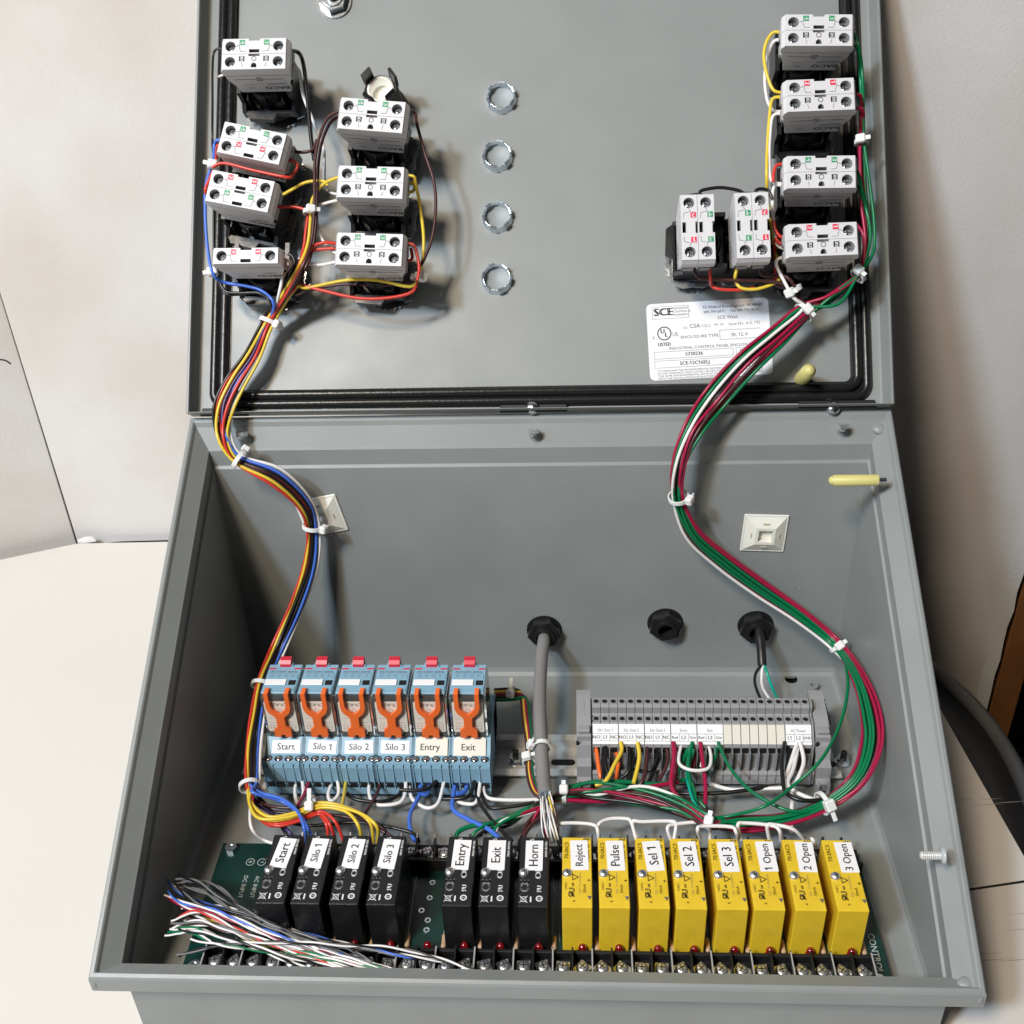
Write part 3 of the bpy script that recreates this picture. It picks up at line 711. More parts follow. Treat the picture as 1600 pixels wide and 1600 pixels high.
# ------------------------------------------------------------------ relays
def g_socket(g):
    W_ = .485
    g.prism([(-1.38, .34), (-1.38, .55), (-1.30, .60), (-1.38, .75), (-1.40, 1.22), (-1.36, 1.36), (-1.10, 1.36), (-1.04, 1.40), (-.76, 1.62), (-.76, 1.66), (.3, 1.66), (.3, 1.3), (1.0, 1.3), (1.0, .34)], 'x', -W_, W_, 'light_blue')
    for x in (-.49, -.245, 0, .245, .49): g.box((x * .985, -1.385, .95), (.026, .06, .78), 'light_blue', .008)
    for x in (-.3675, -.1225, .1225, .3675):
        g.lathe([(.112, 1.358), (.106, 1.368), (.098, 1.362)], 'light_blue', 16, (x, -1.235, 0), close=True)
        g.lathe([(.099, 1.364), (1e-4, 1.3645)], 'mark_black', 16, (x, -1.235, 0), close=True)
        g.box((x, -1.395, .66), (.15, .03, .12), 'mark_black')
    # upper tier with its wire funnels, far side
    g.prism([(.2, .34), (.2, 1.5), (.35, 1.6), (.75, 1.55), (1.2, 1.2), (1.25, .34)], 'x', -W_, W_, 'light_blue')
def g_relay(g):
    g.box((0, -.29, 2.16), (.80, .98, .98), 'relay_shell', .03)
    g.box((0, -.30, 2.30), (.86, 1.04, 1.30), 'relay_clear', .04)
def g_rtop(g):
    g.box((0, -.27, 2.985), (.80, 1.0, .06), 'light_blue', .015)
    g.box((0, .20, 3.03), (.36, .12, .05), 'light_blue', .01)
    for x in (-.3, .3): g.box((x, .07, 3.017), (.16, .045, .008), 'lever_red')
    g.text('AC120V 60Hz', .085, 'ink', (0, -.045, 3.018), sx=1.3)
    g.box((0, -.20, 3.02), (.70, .17, .016), 'light_blue')
    for i in range(4):
        g.ring(.03, .036, 3.028, 3.031, 'ink_faint', 10, (-.25 + i * .165, -.20, 0)); g.box((-.25 + i * .165, -.13, 3.029), (.12, .006, .002), 'ink_faint')
    g.box((.27, -.42, 3.018), (.17, .16, .008), 'mark_black')
    g.box((0, -.64, 3.02), (.74, .20, .02), 'light_blue')
def g_rtag(g): g.box((-.12, -.42, 3.03), (.50, .19, .03), 'paper_label', .008)
def g_rlev(g): g.prism([(.13, 3.0), (.13, 3.10), (.20, 3.17), (.34, 3.17), (.34, 2.95), (.26, 2.9)], 'x', -.13, .13, 'lever_red')
def g_rprint(g):
    X = (1, 0, 0); Z = (0, 0, 1); T = g.T; g.T = T @ Matrix.Translation((0, -.826, 2.32)) @ Matrix.Rotation(math.pi / 2, 4, 'X')
    g.plate(rrect(-.36, -.47, .36, .48, .05), [], 0, .004, 'cream')
    g.text('C9-A20', .13, 'ink', (0, .38, .0055), rot=math.pi)
    g.ring(.045, .053, .004, .006, 'ink_faint', 14, (0, .2, 0))
    for i, y in enumerate((-.05, -.2, -.28, -.36, -.43)): g.box((-.17, y, .005), (.26, .006, .001), 'ink_faint'); g.box((.2, y + .02, .005), (.22, .006, .001), 'ink_faint')
    for x in (-.3, -.22, -.1, .1, .2, .3): g.box((x, -.33, .005), (.006, .14, .001), 'ink_faint')
    g.T = T
def g_clip(g):
    T = g.T; g.T = T @ Matrix.Translation((0, -.85, 0)) @ Matrix.Rotation(math.pi / 2, 4, 'X')
    O = [(-.29, 3.12), (-.19, 3.12), (-.185, 2.72), (-.14, 2.60), (0, 2.47), (.14, 2.60), (.185, 2.72), (.19, 3.12), (.29, 3.12), (.29, 2.68), (.24, 2.53), (.10, 2.38), (.095, 2.10), (.20, 1.98), (.20, 1.77), (.05, 1.77), (.05, 1.84), (-.05, 1.84), (-.05, 1.77), (-.20, 1.77), (-.20, 1.98), (-.095, 2.10), (-.10, 2.38), (-.24, 2.53), (-.29, 2.68)]
    g.plate(O, [], .02, .09, 'orange'); g.T = T
    for x in (-.24, .24): g.box((x, -.80, 3.07), (.10, .22, .08), 'orange', .01)
RD = ['leftmost of the six relays', 'between the Start relay and the third one', 'third relay from the left', 'fourth relay, left of Entry', 'with a cream marker plate, left of the last', 'rightmost relay, beside the bare rail']
RN = [('Start', 442, .12, 0), ('Silo 1', 499, .1, -.06), ('Silo 2', 557, .05, .02), ('Silo 3', 614, .05, -.02), ('Entry', 673, 0, 0), ('Exit', 733, 0, 0)]
for i, (nm, px, _, ro) in enumerate(RN):
    p = B(px, 1190, 1.35)
    r_ = thing('relay', 'blue relay with orange clip labelled %s, %s' % (nm, RD[i]), 'relay', TR(p.x, ry, 0), 'relays on the rail')
    part('socket', 'socket', g_socket, r_)
    for x in (-.3675, -.1225, .1225, .3675): part('terminal_screw', 'rscr', lambda g: (g.lathe([(.068, 0), (.06, .012), (1e-4, .016)], 'zinc', 12), g.box((0, 0, .016), (.11, .018, .006), 'mark_black')), r_, TR(x, -1.235, 1.366, .6))
    part('relay_case', 'relay', g_relay, r_); part('top_plate', 'rtop', g_rtop, r_); part('name_tag', 'rtag', g_rtag, r_)
    part('test_lever', 'rlev', g_rlev, r_); part('printed_face', 'rprint', g_rprint, r_); part('retaining_clip', 'rclip', g_clip, r_)
    UU = Vector((0, .28, .24)).normalized(); NN = Vector((0, -.24, .28)).normalized()
    if i < 4:
        def f(g):
            T = g.T; g.T = T @ Matrix(((1, 0, 0, .02), (0, UU.y, NN.y, -.955), (0, UU.z, NN.z, 1.47), (0, 0, 0, 1))) @ Matrix.Rotation(ro, 4, 'Z')
            g.box((0, 0, .012), (.68, .30, .006), 'paper_label'); g.text(nm, .22, 'ink', (0, -.005, .017), bold=.003); g.T = T
        part('paper_label', None, f, r_)
    else:
        def f(g):
            T = g.T; g.T = T @ Matrix(((1, 0, 0, 0), (0, UU.y, NN.y, -.92), (0, UU.z, NN.z, 1.50), (0, 0, 0, 1)))
            g.plate([(-.38, -.24), (-.05, -.24), (-.04, -.29), (.05, -.29), (.06, -.24), (.38, -.24), (.38, .15), (.30, .20), (-.30, .20), (-.38, .15)], [], .01, .05, 'cream'); g.text(nm, .22, 'ink', (-.03, -.05, .052), bold=.003); g.T = T
        part('marker_plate', None, f, r_)

# ------------------------------------------------------------------ I/O board
ZB = .45
io = thing('relay_board', 'dark green circuit board carrying a row of black and yellow modules', 'circuit board')
part('circuit_board', None, lambda g: g.box((.0, 2.0, ZB - .03), (14.24, 3.5, .06), 'pcb_green', .005), io)
MX = [-5.18, -4.473, -3.694, -2.948, -2.196, -1.437, -0.705, 0.072, 0.953, 1.691, 2.469, 3.192, 3.988, 4.7, 5.492, 6.305]
def g_div(g): g.box((0, .35, .16), (.035, .70, .40), 'black_matt')
def g_divw(g): g.box((0, .35, .16), (.03, .70, .40), 'black_matt'); g.box((0, .34, .363), (.030, .66, .006), 'well_grey')
def g_strip_body(g): 
    g.box((.06, .86, ZB + .15), (13.36, .07, .30), 'black_matt', .01); g.box((.06, .52, ZB + .04), (13.36, .66, .08), 'black_matt', .01)
def g_tscrew(g):
    g.box((0, -.02, .0), (.28, .34, .03), 'screw_steel', .008)
    g.box((0, -.19, -.06), (.28, .02, .1), 'screw_steel')
    g.lathe([(.125, .015), (.125, .06), (.105, .085), (.05, .095), (1e-4, .096)], 'screw_steel', 16)
    g.box((0, 0, .09), (.14, .020, .02), 'mark_black'); g.box((0, 0, .09), (.020, .14, .02), 'mark_black')
lo = part('barrier_strip', None, g_strip_body, io)
SX = [-6.204 + .784 * i for i in range(17)]
for x_ in SX:
    for s_ in (-.2, .2):
        part('terminal_screw', 'bscr', g_tscrew, lo, TR(x_ + s_ * .98, .58, ZB + .15, random.uniform(-1, 1)))
    part('divider', 'bdivw', g_divw, lo, TR(x_ - .392, .18, ZB + .05)); part('divider', 'bdiv', g_div, lo, TR(x_, .18, ZB + .05))
part('divider', 'bdivw', g_divw, lo, TR(SX[-1] + .392, .18, ZB + .05))
up = part('barrier_strip', None, lambda g: (g.box((.57, 3.08, ZB + .17), (13.0, .09, .36), 'black_matt', .01), g.box((.57, 3.4, ZB + .04), (13.0, .6, .08), 'black_matt', .01)), io)
def g_fin(g): g.prism([(-.28, 0), (.26, 0), (.26, .42), (.20, .50), (.12, .44), (-.2, .36), (-.28, .36)], 'x', -.018, .018, 'black_plastic')
for i in range(16):
    for s_ in (-.2, .2): part('terminal_screw', 'bscr', g_tscrew, up, TR(MX[i] + s_, 3.42, ZB + .11, random.uniform(-1, 1)))
    for s_ in (-.4, 0): part('divider', 'fin', g_fin, up, TR(MX[i] + s_, 3.42, ZB + .05))
part('divider', 'fin', g_fin, up, TR(MX[15] + .4, 3.42, ZB + .05))
def g_led(g): g.lathe([(.105, 0), (.105, .03), (.088, .03), (.088, .13), (.08, .18), (.055, .22), (.02, .238), (1e-4, .24)], 'led_red', 16)
def g_res(g): g.lathe([(.03, -.16), (.055, -.13), (.05, -.08), (.05, .08), (.055, .13), (.03, .16)], 'resistor', 10, ax=(0, 1, 0)); g.tube([(0, -.2, -.02), (0, .2, -.02)], .012, 'zinc', 5)
for i in range(16):
    part('indicator_lamp', 'led', g_led, io, TR(MX[i] + .10, .985, ZB + .10))
    part('resistor', 'resi', g_res, io, TR(MX[i] + .40, 1.22, ZB + .06))
def g_pad(g): g.ring(.035, .065, 0, .012, 'zinc', 16)
for x, y in ((.0, 2.72), (-.02, 2.32), (-.16, 2.0), (.0, 1.76), (0, 1.52), (.78, 2.2), (.8, 2.0)): part('solder_pad', 'pad', g_pad, io, TR(MX[4] + x, y, ZB))
def g_silk(g):
    z = ZB + .004; R_ = -math.pi / 2
    g.text('CONTROL', .19, 'silkscreen', (6.93, 1.14, z), rot=R_); g.text('FIELD', .13, 'silkscreen', (6.93, 2.55, z), rot=R_)
    g.text('AC INPUT', .13, 'silkscreen', (-6.10, 2.55, z), rot=R_); g.text('DC INPUT', .13, 'silkscreen', (-6.36, 2.55, z), rot=R_)
    for x in (-6.10, -6.36): g.ring(.085, .097, z - .001, z + .001, 'silkscreen', 18, (x, 3.22, 0))
    g.text('Y', .11, 'silkscreen', (-6.10, 3.22, z), rot=R_); g.text('B', .11, 'silkscreen', (-6.36, 3.22, z), rot=R_)
    g.text('UK', .24, 'silkscreen', (-5.90, 1.85, z), rot=math.pi / 2 * .97); g.text('CE', .24, 'silkscreen', (-5.95, 1.3, z), rot=R_); g.text('DC OUT', .13, 'silkscreen', (-6.15, 1.4, z), rot=R_)
    for i in range(16):
        for s_ in (-.37, .37): g.box((MX[i] + s_, 2.1, z), (.008, 1.6, .001), 'silkscreen')
        g.ring(.03, .036, z, z + .001, 'silkscreen', 12, (MX[i] + .4, 1.95, 0)); g.text('F%d' % (i + 1), .08, 'silkscreen', (MX[i] + .4, 2.6, z), rot=R_)
part('silkscreen_print', None, g_silk, io)
def g_so(g):
    g.prism(hexpoly(.14), 'z', 0, .08, 'zinc'); g.ring(.07, .13, .08, .10, 'zinc', 18); g.lathe([(.068, .05), (1e-4, .05)], 'mark_black', 12, close=True)
for px, py in ((361, 1325), (1312, 1343), (304, 1510), (1374, 1533)):
    p = B(px, py, ZB + .05); part('standoff_nut', 'so', g_so, io, TR(p.x, p.y, ZB))
NM = ['Start', 'Silo 1', 'Silo 2', 'Silo 3', None, 'Entry', 'Exit', 'Horn', 'Reject', 'Pulse', 'Sel 1', 'Sel 2', 'Sel 3', '1 Open', '2 Open', '3 Open']
def g_modY(g): g.box((0, 0, .725), (.60, 1.74, 1.45), 'yellow_case', .014)
def g_modB(g): g.box((0, 0, .725), (.60, 1.74, 1.45), 'black_case', .018)
def g_mscr(g):
    g.lathe([(.10, 0), (.098, .03), (.07, .065), (1e-4, .078)], 'screw_steel', 18)
    g.box((0, 0, .07), (.1, .018, .014), 'mark_black'); g.box((0, 0, .07), (.018, .1, .014), 'mark_black')
def printY(g):
    z = 1.453; R_ = math.pi / 2
    def t_(s, x, y, h, k='ink', sx=1, bold=0.0): g.text(s, h, k, (x, y, z), rot=R_, sx=sx, bold=bold)
    t_('70-IAC5', -.21, .52, .115, sx=1.1, bold=.002); t_('140VAC IN', .235, .47, .085, sx=1.1, bold=.002)
    g.text('ЯU', .17, 'ink', (-.10, -.52, z), rot=R_, bold=.012, sx=.95); t_('c', -.07, -.72, .11, bold=.004); t_('us', -.09, -.33, .10, bold=.004); t_('E98832', -.22, -.36, .062)
    for a, b, c2, d in ((-.12, -.22, -.12, -.08), (-.12, -.08, .0, -.15), (.0, -.15, -.12, -.22)): g.tube([(a + .03, b, z), (c2 + .03, d, z)], .009, 'ink', 4)
    t_('TUV Rheinland', .06, -.2, .05, 'ink_faint', sx=1.1); t_('12V', .06, -.48, .07, 'ink_faint'); t_('50mA', .15, -.42, .085, 'ink', bold=.001); t_('+', .245, -.22, .14, bold=.003)
    g.add([(.20, -.60, z), (.29, -.60, z), (.25, -.70, z)], [(0, 1, 2)], 'ink_faint')
    for j in range(4): g.tube([(.13 + j * .035, .78, z), (.16 + j * .035, .84, z)], .010, 'ink', 4)
def printB(g):
    z = 1.453; R_ = math.pi / 2
    def t_(s, x, y, h, sx=1, bold=0.0): g.text(s, h, 'ink_white', (x, y, z), rot=R_, sx=sx, bold=bold)
    t_('G4 OAC5', -.05, .55, .13, bold=.005); t_('MADE IN USA', .245, .55, .065, bold=.003)
    t_('OPTO 22', .10, .24, .17, sx=1.3, bold=.008)
    t_('CE', -.16, -.38, .25, bold=.003); t_('ЯU', .13, -.45, .13, bold=.006, sx=.9); g.box((-.04, -.70, z), (.03, .13, .001), 'ink_white')
    g.ring(.045, .07, z - .001, z + .001, 'ink_white', 18, (.13, -.68, 0)); g.text('S', .09, 'ink_white', (.13, -.68, z), rot=R_)
    for a, b, c2, d in ((-.26, -.62, -.10, -.78), (-.26, -.78, -.10, -.62), (-.23, -.65, -.23, -.75), (-.13, -.64, -.13, -.76), (-.23, -.65, -.13, -.64), (-.23, -.75, -.13, -.76)): g.tube([(a, b, z), (c2, d, z)], .007, 'ink_white', 4)
MDS = ['leftmost black one', 'second black one from the left', 'third black one from the left', 'just left of the empty slot', '', 'just right of the empty slot', 'between Entry and Horn', 'rightmost black one, touching the yellow row',
       'leftmost yellow one', 'second yellow one', 'third yellow one', 'fourth yellow one', 'fifth yellow one', 'third yellow one from the right', 'second yellow one from the right', 'rightmost yellow one']
TILT = [-.10, -.06, -.05, -.06, 0, -.02, 0, 0, .03, .03, .09, .05, .04, .02, -.03, .02]
for i, nm in enumerate(NM):
    if nm is None: continue
    yel = i >= 8
    mo = thing('interface_module', '%s module labelled %s, %s' % ('yellow' if yel else 'black', nm, MDS[i]), 'module', TR(MX[i], 1.90, ZB), 'yellow input modules' if yel else 'black output modules')
    part('housing', 'mod' + str(yel), g_modY if yel else g_modB, mo); part('fixing_screw', 'mscr', g_mscr, mo, TR(-.20, -.06, 1.45, random.uniform(0, 1.5)))
    part('case_print', 'prt' + str(yel), printY if yel else printB, mo)
    ox, oy = (.05, .40) if yel else (.0, .38)
    if i >= 13: ox, oy = .12, .42
    def f(g):
        g.box((0, 0, 0), (.36, .76, .006), 'paper_label'); g.text(nm, .27 if len(nm) < 6 else .225, 'ink', (0, 0, .0045), rot=math.pi / 2, bold=.004, sx=.98)
    part('paper_label', None, f, mo, TR(ox, oy, 1.458, TILT[i]))

# ------------------------------------------------------------------ wires
NW = [0]
def wire(col, pts, lb, r=.039, off=(0, 0), name='wire', cat='wire', group=None, k=5):
    P_ = [at(p) if isinstance(p, tuple) else p for p in pts]
    P_ = smooth(P_, k)
    if off != (0, 0):
        Q_ = []
        for i, p in enumerate(P_):
            t_ = (P_[min(i + 1, len(P_) - 1)] - P_[max(i - 1, 0)]).normalized(); vd = (CAM - p).normalized()
            sd = t_.cross(vd).normalized(); Q_.append(p + sd * off[0] + vd * off[1])
        P_ = Q_
    return single(name, lb, cat, lambda g: g.tube(P_, r, 'wire_' + col, 8), None, group)
def dz(n, *xy): return [(a, b, 'd', n) for a, b in xy]
def bz(z, *xy): return [(a, b, 'b', z) for a, b in xy]
def ramp(kind, h0, h1, *xy):
    n = len(xy) - 1; return [(a, b, kind, h0 + (h1 - h0) * i / n) for i, (a, b) in enumerate(xy)]
def y_(*xyz): return [(a, b, 'y', c) for a, b, c in xyz]
def frame_pts(ctrl):
    P_ = [at(c) for c in ctrl]; out = []
    for i, p in enumerate(P_):
        t_ = (P_[min(i + 1, len(P_) - 1)] - P_[max(i - 1, 0)]).normalized(); vd = (CAM - p).normalized()
        sd = t_.cross(vd).normalized(); out.append((p, sd, sd.cross(t_).normalized()))
    return out
CJ = .022
def run(fr, i0, i1, A, Bq, j0, j1, jit=0.0, loose=None, back=None):
    o = []; st = 1 if i1 >= i0 else -1
    for j in range(i0, i1 + st, st):
        w_ = min(1, max(0, (j - j0) / (j1 - j0))); u, v = A[0] + (Bq[0] - A[0]) * w_, A[1] + (Bq[1] - A[1]) * w_; c, s_ = 1, 0
        p, a, b = fr[j]; k = (loose or {}).get(j, 1.0) * .80
        if back is not None and j > back: u, v = 0.0, -.10
        o.append(p + a * (u * c - v * s_) * k + b * (u * s_ + v * c) * k + Vector([random.uniform(-CJ, CJ) for _ in range(3)]))
    return o
def hexoff(i, r=.094):
    if i == 0: return (0, 0)
    if i < 7: return (r * math.cos(i * math.pi / 3), r * math.sin(i * math.pi / 3))
    return (1.85 * r * math.cos((i - 7) * math.pi / 6 + .26), 1.85 * r * math.sin((i - 7) * math.pi / 6 + .26))
# --- left harness: door -> far wall -> relays
LB = frame_pts(dz(.9, (452, 458)) + dz(.65, (420, 503), (396, 555), (368, 600)) + y_((350, 642, 10.1), (350, 682, 9.6), (372, 718, 9.4), (430, 745, 9.3), (474, 785, 9.5), (489, 828, 9.6), (484, 885, 9.4),
     (462, 950, 8.9), (432, 1020, 8.2), (412, 1068, 7.2), (402, 1120, 6.3), (396, 1172, 5.5), (394, 1225, 4.6)))
LO = {2: 1.4, 3: 1.8, 4: 1.8, 5: 1.4, 7: 1.35, 8: 1.2, 10: 1.2, 11: 1.1, 12: 1.1, 14: 1.0, 15: 1.1}
A_ = [('blue', dz(1.9, (347, 219)) + dz(1.5, (336, 222), (333, 252), (322, 290), (321, 340), (325, 392), (333, 428)) + dz(1.2, (350, 441), (385, 447), (410, 455), (428, 475)), 3, 'blue wire from the tilted block running down past the edge gasket into the left harness'),
      ('yellow', dz(1.7, (529, 277)) + dz(1.5, (505, 288), (488, 312), (485, 345), (480, 385), (462, 425)), 5, 'yellow wire from the left end of the middle lamp block into the left harness'),
      ('yellow', dz(1.3, (654, 436), (640, 448), (590, 438), (540, 438), (480, 450), (462, 450)), 2, 'yellow wire arching under the lowest lamp block of the second column into the left harness'),
      ('red', dz(1.8, (526, 381)) + dz(1.6, (508, 379), (488, 386), (476, 408), (462, 435)), 0, 'red wire from the left end of the lowest lamp block into the left harness'),
      ('red', dz(1.3, (652, 438), (644, 456), (610, 465), (560, 466), (500, 453), (466, 445), (456, 456)), 6, 'red wire drooping under the lowest lamp block of the second column into the left harness'),
      ('brown', dz(1.7, (530, 174), (512, 184), (499, 215), (492, 255), (491, 320), (486, 380), (466, 430)), 4, 'dark brown wire from the block under the open collar, nearer strand, into the left harness'),
      ('brown', dz(1.5, (530, 182), (516, 192), (503, 222), (497, 262), (495, 325), (489, 385), (470, 432)), 1, 'dark brown wire from the block under the open collar, farther strand, into the left harness'),
      ('white', dz(1.7, (444, 405)) + dz(1.4, (455, 412), (443, 430), (437, 455)), 7, 'white wire from the single-row block into the left harness'),
      ('black', dz(1.2, (342, 436), (352, 455), (375, 458), (405, 458), (424, 474)), 8, 'black wire looping under the single-row block at the lower left of the door'),
      ('black', dz(1.3, (450, 396), (458, 402), (460, 416), (450, 440)), 9, 'black wire from the right end of the single-row block into the left harness'),
      ('red', dz(1.4, (482, 333), (478, 360), (474, 390), (462, 425)), 10, 'red wire descending from the upper cable tie into the left harness'),
      ('violet', dz(1.0, (486, 400), (470, 430)), 11, 'violet wire deep inside the left harness')]
ENDS = [y_((395, 1238, 4.2)) + bz(1.3, (440, 1252), (468, 1272), (484, 1300)) + bz(.9, (487, 1318)),
        bz(1.4, (392, 1262), (415, 1281), (455, 1278), (500, 1262), (540, 1268), (560, 1290)) + bz(.8, (566, 1318)),
        bz(1.4, (394, 1256), (420, 1276), (460, 1270), (500, 1254), (548, 1264), (578, 1285)) + bz(.8, (583, 1316)),
        bz(1.3, (398, 1262), (425, 1287), (465, 1280), (500, 1268), (524, 1284)) + bz(.8, (538, 1318)),
        bz(1.2, (398, 1266), (422, 1290), (460, 1284), (492, 1270), (510, 1288)) + bz(.8, (512, 1318)),
        bz(1.1, (400, 1250), (440, 1262), (520, 1262), (590, 1288)) + bz(.8, (612, 1316)),
        bz(1.0, (400, 1256), (440, 1270), (540, 1276), (600, 1300)) + bz(.8, (626, 1318)),
        bz(1.2, (394, 1240), (392, 1290)) + bz(.8, (412, 1312), (430, 1318)),
        bz(1.0, (400, 1240), (430, 1275), (480, 1290), (560, 1285), (640, 1300)) + bz(.8, (655, 1316)),
        bz(1.0, (400, 1240), (420, 1262), (445, 1300)) + bz(.8, (452, 1318)),
        bz(1.3, (400, 1268), (430, 1290), (470, 1282), (500, 1272), (516, 1290)) + bz(.8, (524, 1318)),
        bz(1.1, (394, 1250), (425, 1272), (452, 1300)) + bz(.8, (468, 1318))]
#        blue        yellow      yellow2     red         red2        brown       brown2      white       black       black2      red3        violet
LA = [(.00, .02), (.09, .07), (-.14, .07), (-.04, .11), (.13, -.02), (-.06, -.05), (.02, -.10), (-.12, -.06), (.17, .00), (.10, -.08), (.05, -.02), (.03, .06)]
LZ = [(-.12, .07), (.12, .07), (.11, -.04), (.18, .05), (.05, -.02), (.03, -.08), (.08, -.10), (-.19, .02), (.04, .11), (-.05, .09), (.01, .04), (-.11, -.05)]
for i, (c, pre, hi, lb) in enumerate(A_):
    wire(c, [at(p) for p in pre] + run(LB, 1, 16, LA[i], LZ[i], 4, 7, .014, LO) + [at(p) for p in ENDS[i]], lb, group='wires of the left harness')
wire('yellow', [at(p) for p in bz(1.45, (392, 1236), (390, 1256), (406, 1279), (455, 1276), (500, 1258), (556, 1268), (588, 1290)) + bz(.8, (590, 1316))], 'yellow wire, farthest right of the arching trio over the Silo modules')
wire('blue', bz(1.5, (400, 1110), (392, 1170), (386, 1212), (402, 1236), (440, 1248), (465, 1268), (476, 1296)) + bz(.8, (479, 1318)), 'blue wire curving off the harness to the Silo 1 module')
# --- loose door wires, left half
W = wire
W('black', dz(1.9, (452, 80)) + dz(1.5, (466, 82), (474, 100), (480, 150), (486, 215), (491, 250)), 'thick black wire from the right end of the top left block', r=.05)
W('white', dz(1.6, (452, 105), (467, 110)) + dz(1.2, (474, 150), (494, 200), (506, 235), (507, 285), (516, 300), (530, 304)), 'white wire from the top left block to the middle lamp block')
W('black', dz(1.8, (349, 76)) + dz(1.4, (335, 80), (332, 110), (332, 160), (332, 225)) + dz(.8, (336, 260), (334, 320), (334, 420)), 'thin black wire hanging down beside the gasket at the left edge', r=.03)
W('white', dz(1.2, (352, 116), (344, 119), (338, 121)), 'short white wire stub left of the top left block', r=.03)
W('red', dz(1.9, (349, 228), (340, 228)) + dz(1.6, (338, 246), (336, 262)), 'short red wire from the tilted block down to the cable tie')
W('red', dz(1.9, (332, 262), (350, 255), (395, 266), (448, 277)) + dz(1.7, (456, 274), (465, 260), (458, 251), (450, 252)), 'red wire looping under the upper tilted contact pair')
W('red', dz(1.9, (333, 268), (324, 288), (321, 298)) + dz(1.7, (324, 305), (332, 308)), 'red wire loop left of the lower tilted contact pair')
W('brown', dz(1.6, (450, 234), (470, 238), (488, 234), (495, 218)), 'dark brown wire leaving the right end of the upper tilted contact pair')
W('brown', dz(1.7, (636, 173)) + dz(1.4, (648, 176), (652, 196), (664, 240), (677, 280), (681, 320), (676, 368), (664, 402), (655, 420)) + dz(1.2, (652, 434)), 'dark brown wire bowing out right of the second column')
W('yellow', dz(1.5, (438, 307), (455, 297), (478, 285), (505, 283), (512, 290)), 'yellow wire from the lower tilted contact pair towards the second column')
W('red', dz(1.5, (432, 324), (455, 323), (472, 326), (484, 332)), 'red wire from the lower tilted contact pair to the cable tie')
W('yellow', dz(1.8, (634, 274), (646, 276), (649, 285)) + dz(1.4, (656, 320), (662, 370), (660, 408), (652, 436)), 'yellow wire from the right end of the middle lamp block down to the tie')
W('yellow', dz(1.6, (634, 300), (645, 299), (648, 288), (640, 286)), 'short yellow jumper loop at the right end of the middle lamp block')
W('white', dz(1.4, (528, 313), (508, 318), (496, 324), (496, 350), (504, 375), (520, 392), (530, 397)), 'white wire linking the middle and lowest lamp blocks')
W('white', dz(1.4, (526, 409), (500, 414), (478, 412), (465, 420)), 'white wire from the lowest lamp block heading left')
W('red', dz(1.5, (528, 388), (508, 389), (486, 394), (470, 425)), 'second red wire from the lowest lamp block, tucked behind the first')
W('red', dz(1.7, (634, 382), (646, 383), (652, 400), (655, 420), (652, 438)), 'red wire from the right end of the lowest lamp block down to the tie')
W('red', dz(1.6, (634, 408), (644, 404), (642, 388)), 'short red jumper at the right end of the lowest lamp block')
W('brown', dz(.9, (650, 440), (600, 446), (540, 444), (490, 452), (462, 462)), 'dark brown wire behind the yellow arch under the second column')
W('black', dz(1.0, (340, 432), (346, 450), (356, 460), (385, 459)), 'second black wire looping under the single-row block')
# --- right half of the door
W('yellow', dz(1.8, (1224, 52)) + dz(1.5, (1208, 51), (1196, 70), (1194, 95), (1201, 125), (1210, 142), (1226, 145)), 'yellow wire bowing between the top two blocks of the right column')
W('yellow', dz(1.8, (1226, 152)) + dz(1.5, (1208, 154), (1203, 175), (1199, 230), (1198, 280)) + dz(1.0, (1200, 320), (1208, 370), (1214, 410), (1217, 438)), 'yellow wire running down left of the right column')
W('white', dz(1.5, (1226, 65), (1210, 64)) + dz(1.2, (1199, 90), (1195, 125), (1200, 160), (1212, 174), (1228, 172)), 'white wire between the top two blocks of the right column')
W('white', dz(1.5, (1228, 179), (1208, 181), (1203, 215), (1202, 255), (1206, 283), (1226, 287)), 'white wire between the second and third blocks of the right column')
W('white', dz(1.5, (1228, 292), (1210, 291), (1207, 320), (1211, 365), (1216, 384), (1230, 389)), 'white wire between the third and lowest blocks of the right column')
W('red', dz(1.7, (1228, 257), (1214, 258), (1209, 270), (1208, 285)), 'short red wire at the left end of the third block of the right column')
W('red', dz(1.7, (1230, 368), (1220, 370), (1212, 360), (1208, 345)), 'upper short red wire at the lowest block of the right column')
W('red', dz(1.6, (1230, 377), (1218, 380), (1212, 374)) + dz(1.0, (1210, 395), (1211, 420), (1216, 438)), 'lower red wire at the lowest block of the right column')
W('black', dz(1.9, (1093, 312), (1093, 303), (1098, 297), (1125, 293), (1152, 297), (1161, 302), (1164, 309)), 'black jumper arching between the two upright contact pairs')
W('black', dz(1.8, (1073, 314), (1078, 306), (1092, 304), (1101, 308), (1104, 315)), 'small black jumper on top of the left upright contact pair', r=.035)
W('black', dz(1.8, (1152, 312), (1157, 304), (1170, 302), (1183, 306), (1188, 312)), 'small black jumper on top of the right upright contact pair', r=.035)
W('black', dz(1.6, (1183, 308), (1181, 298), (1189, 295), (1200, 298), (1206, 310)), 'black wire hooking over the right end of the right upright contact pair')
RB = frame_pts(dz(1.2, (1257, 487)) + dz(1.25, (1215, 525), (1165, 570)) + y_((1118, 622, 10.0), (1082, 672, 9.5), (1062, 725, 9.2), (1060, 777, 9.3), (1082, 832, 9.4), (1130, 876, 9.5), (1190, 920, 9.5), (1250, 962, 9.3), (1308, 1010, 8.8))
     + bz(2.4, (1341, 1060), (1358, 1115)) + bz(2.1, (1360, 1165)) + bz(1.7, (1338, 1218)) + bz(1.2, (1286, 1258)) + bz(1.0, (1222, 1280)) + bz(.9, (1150, 1287)))
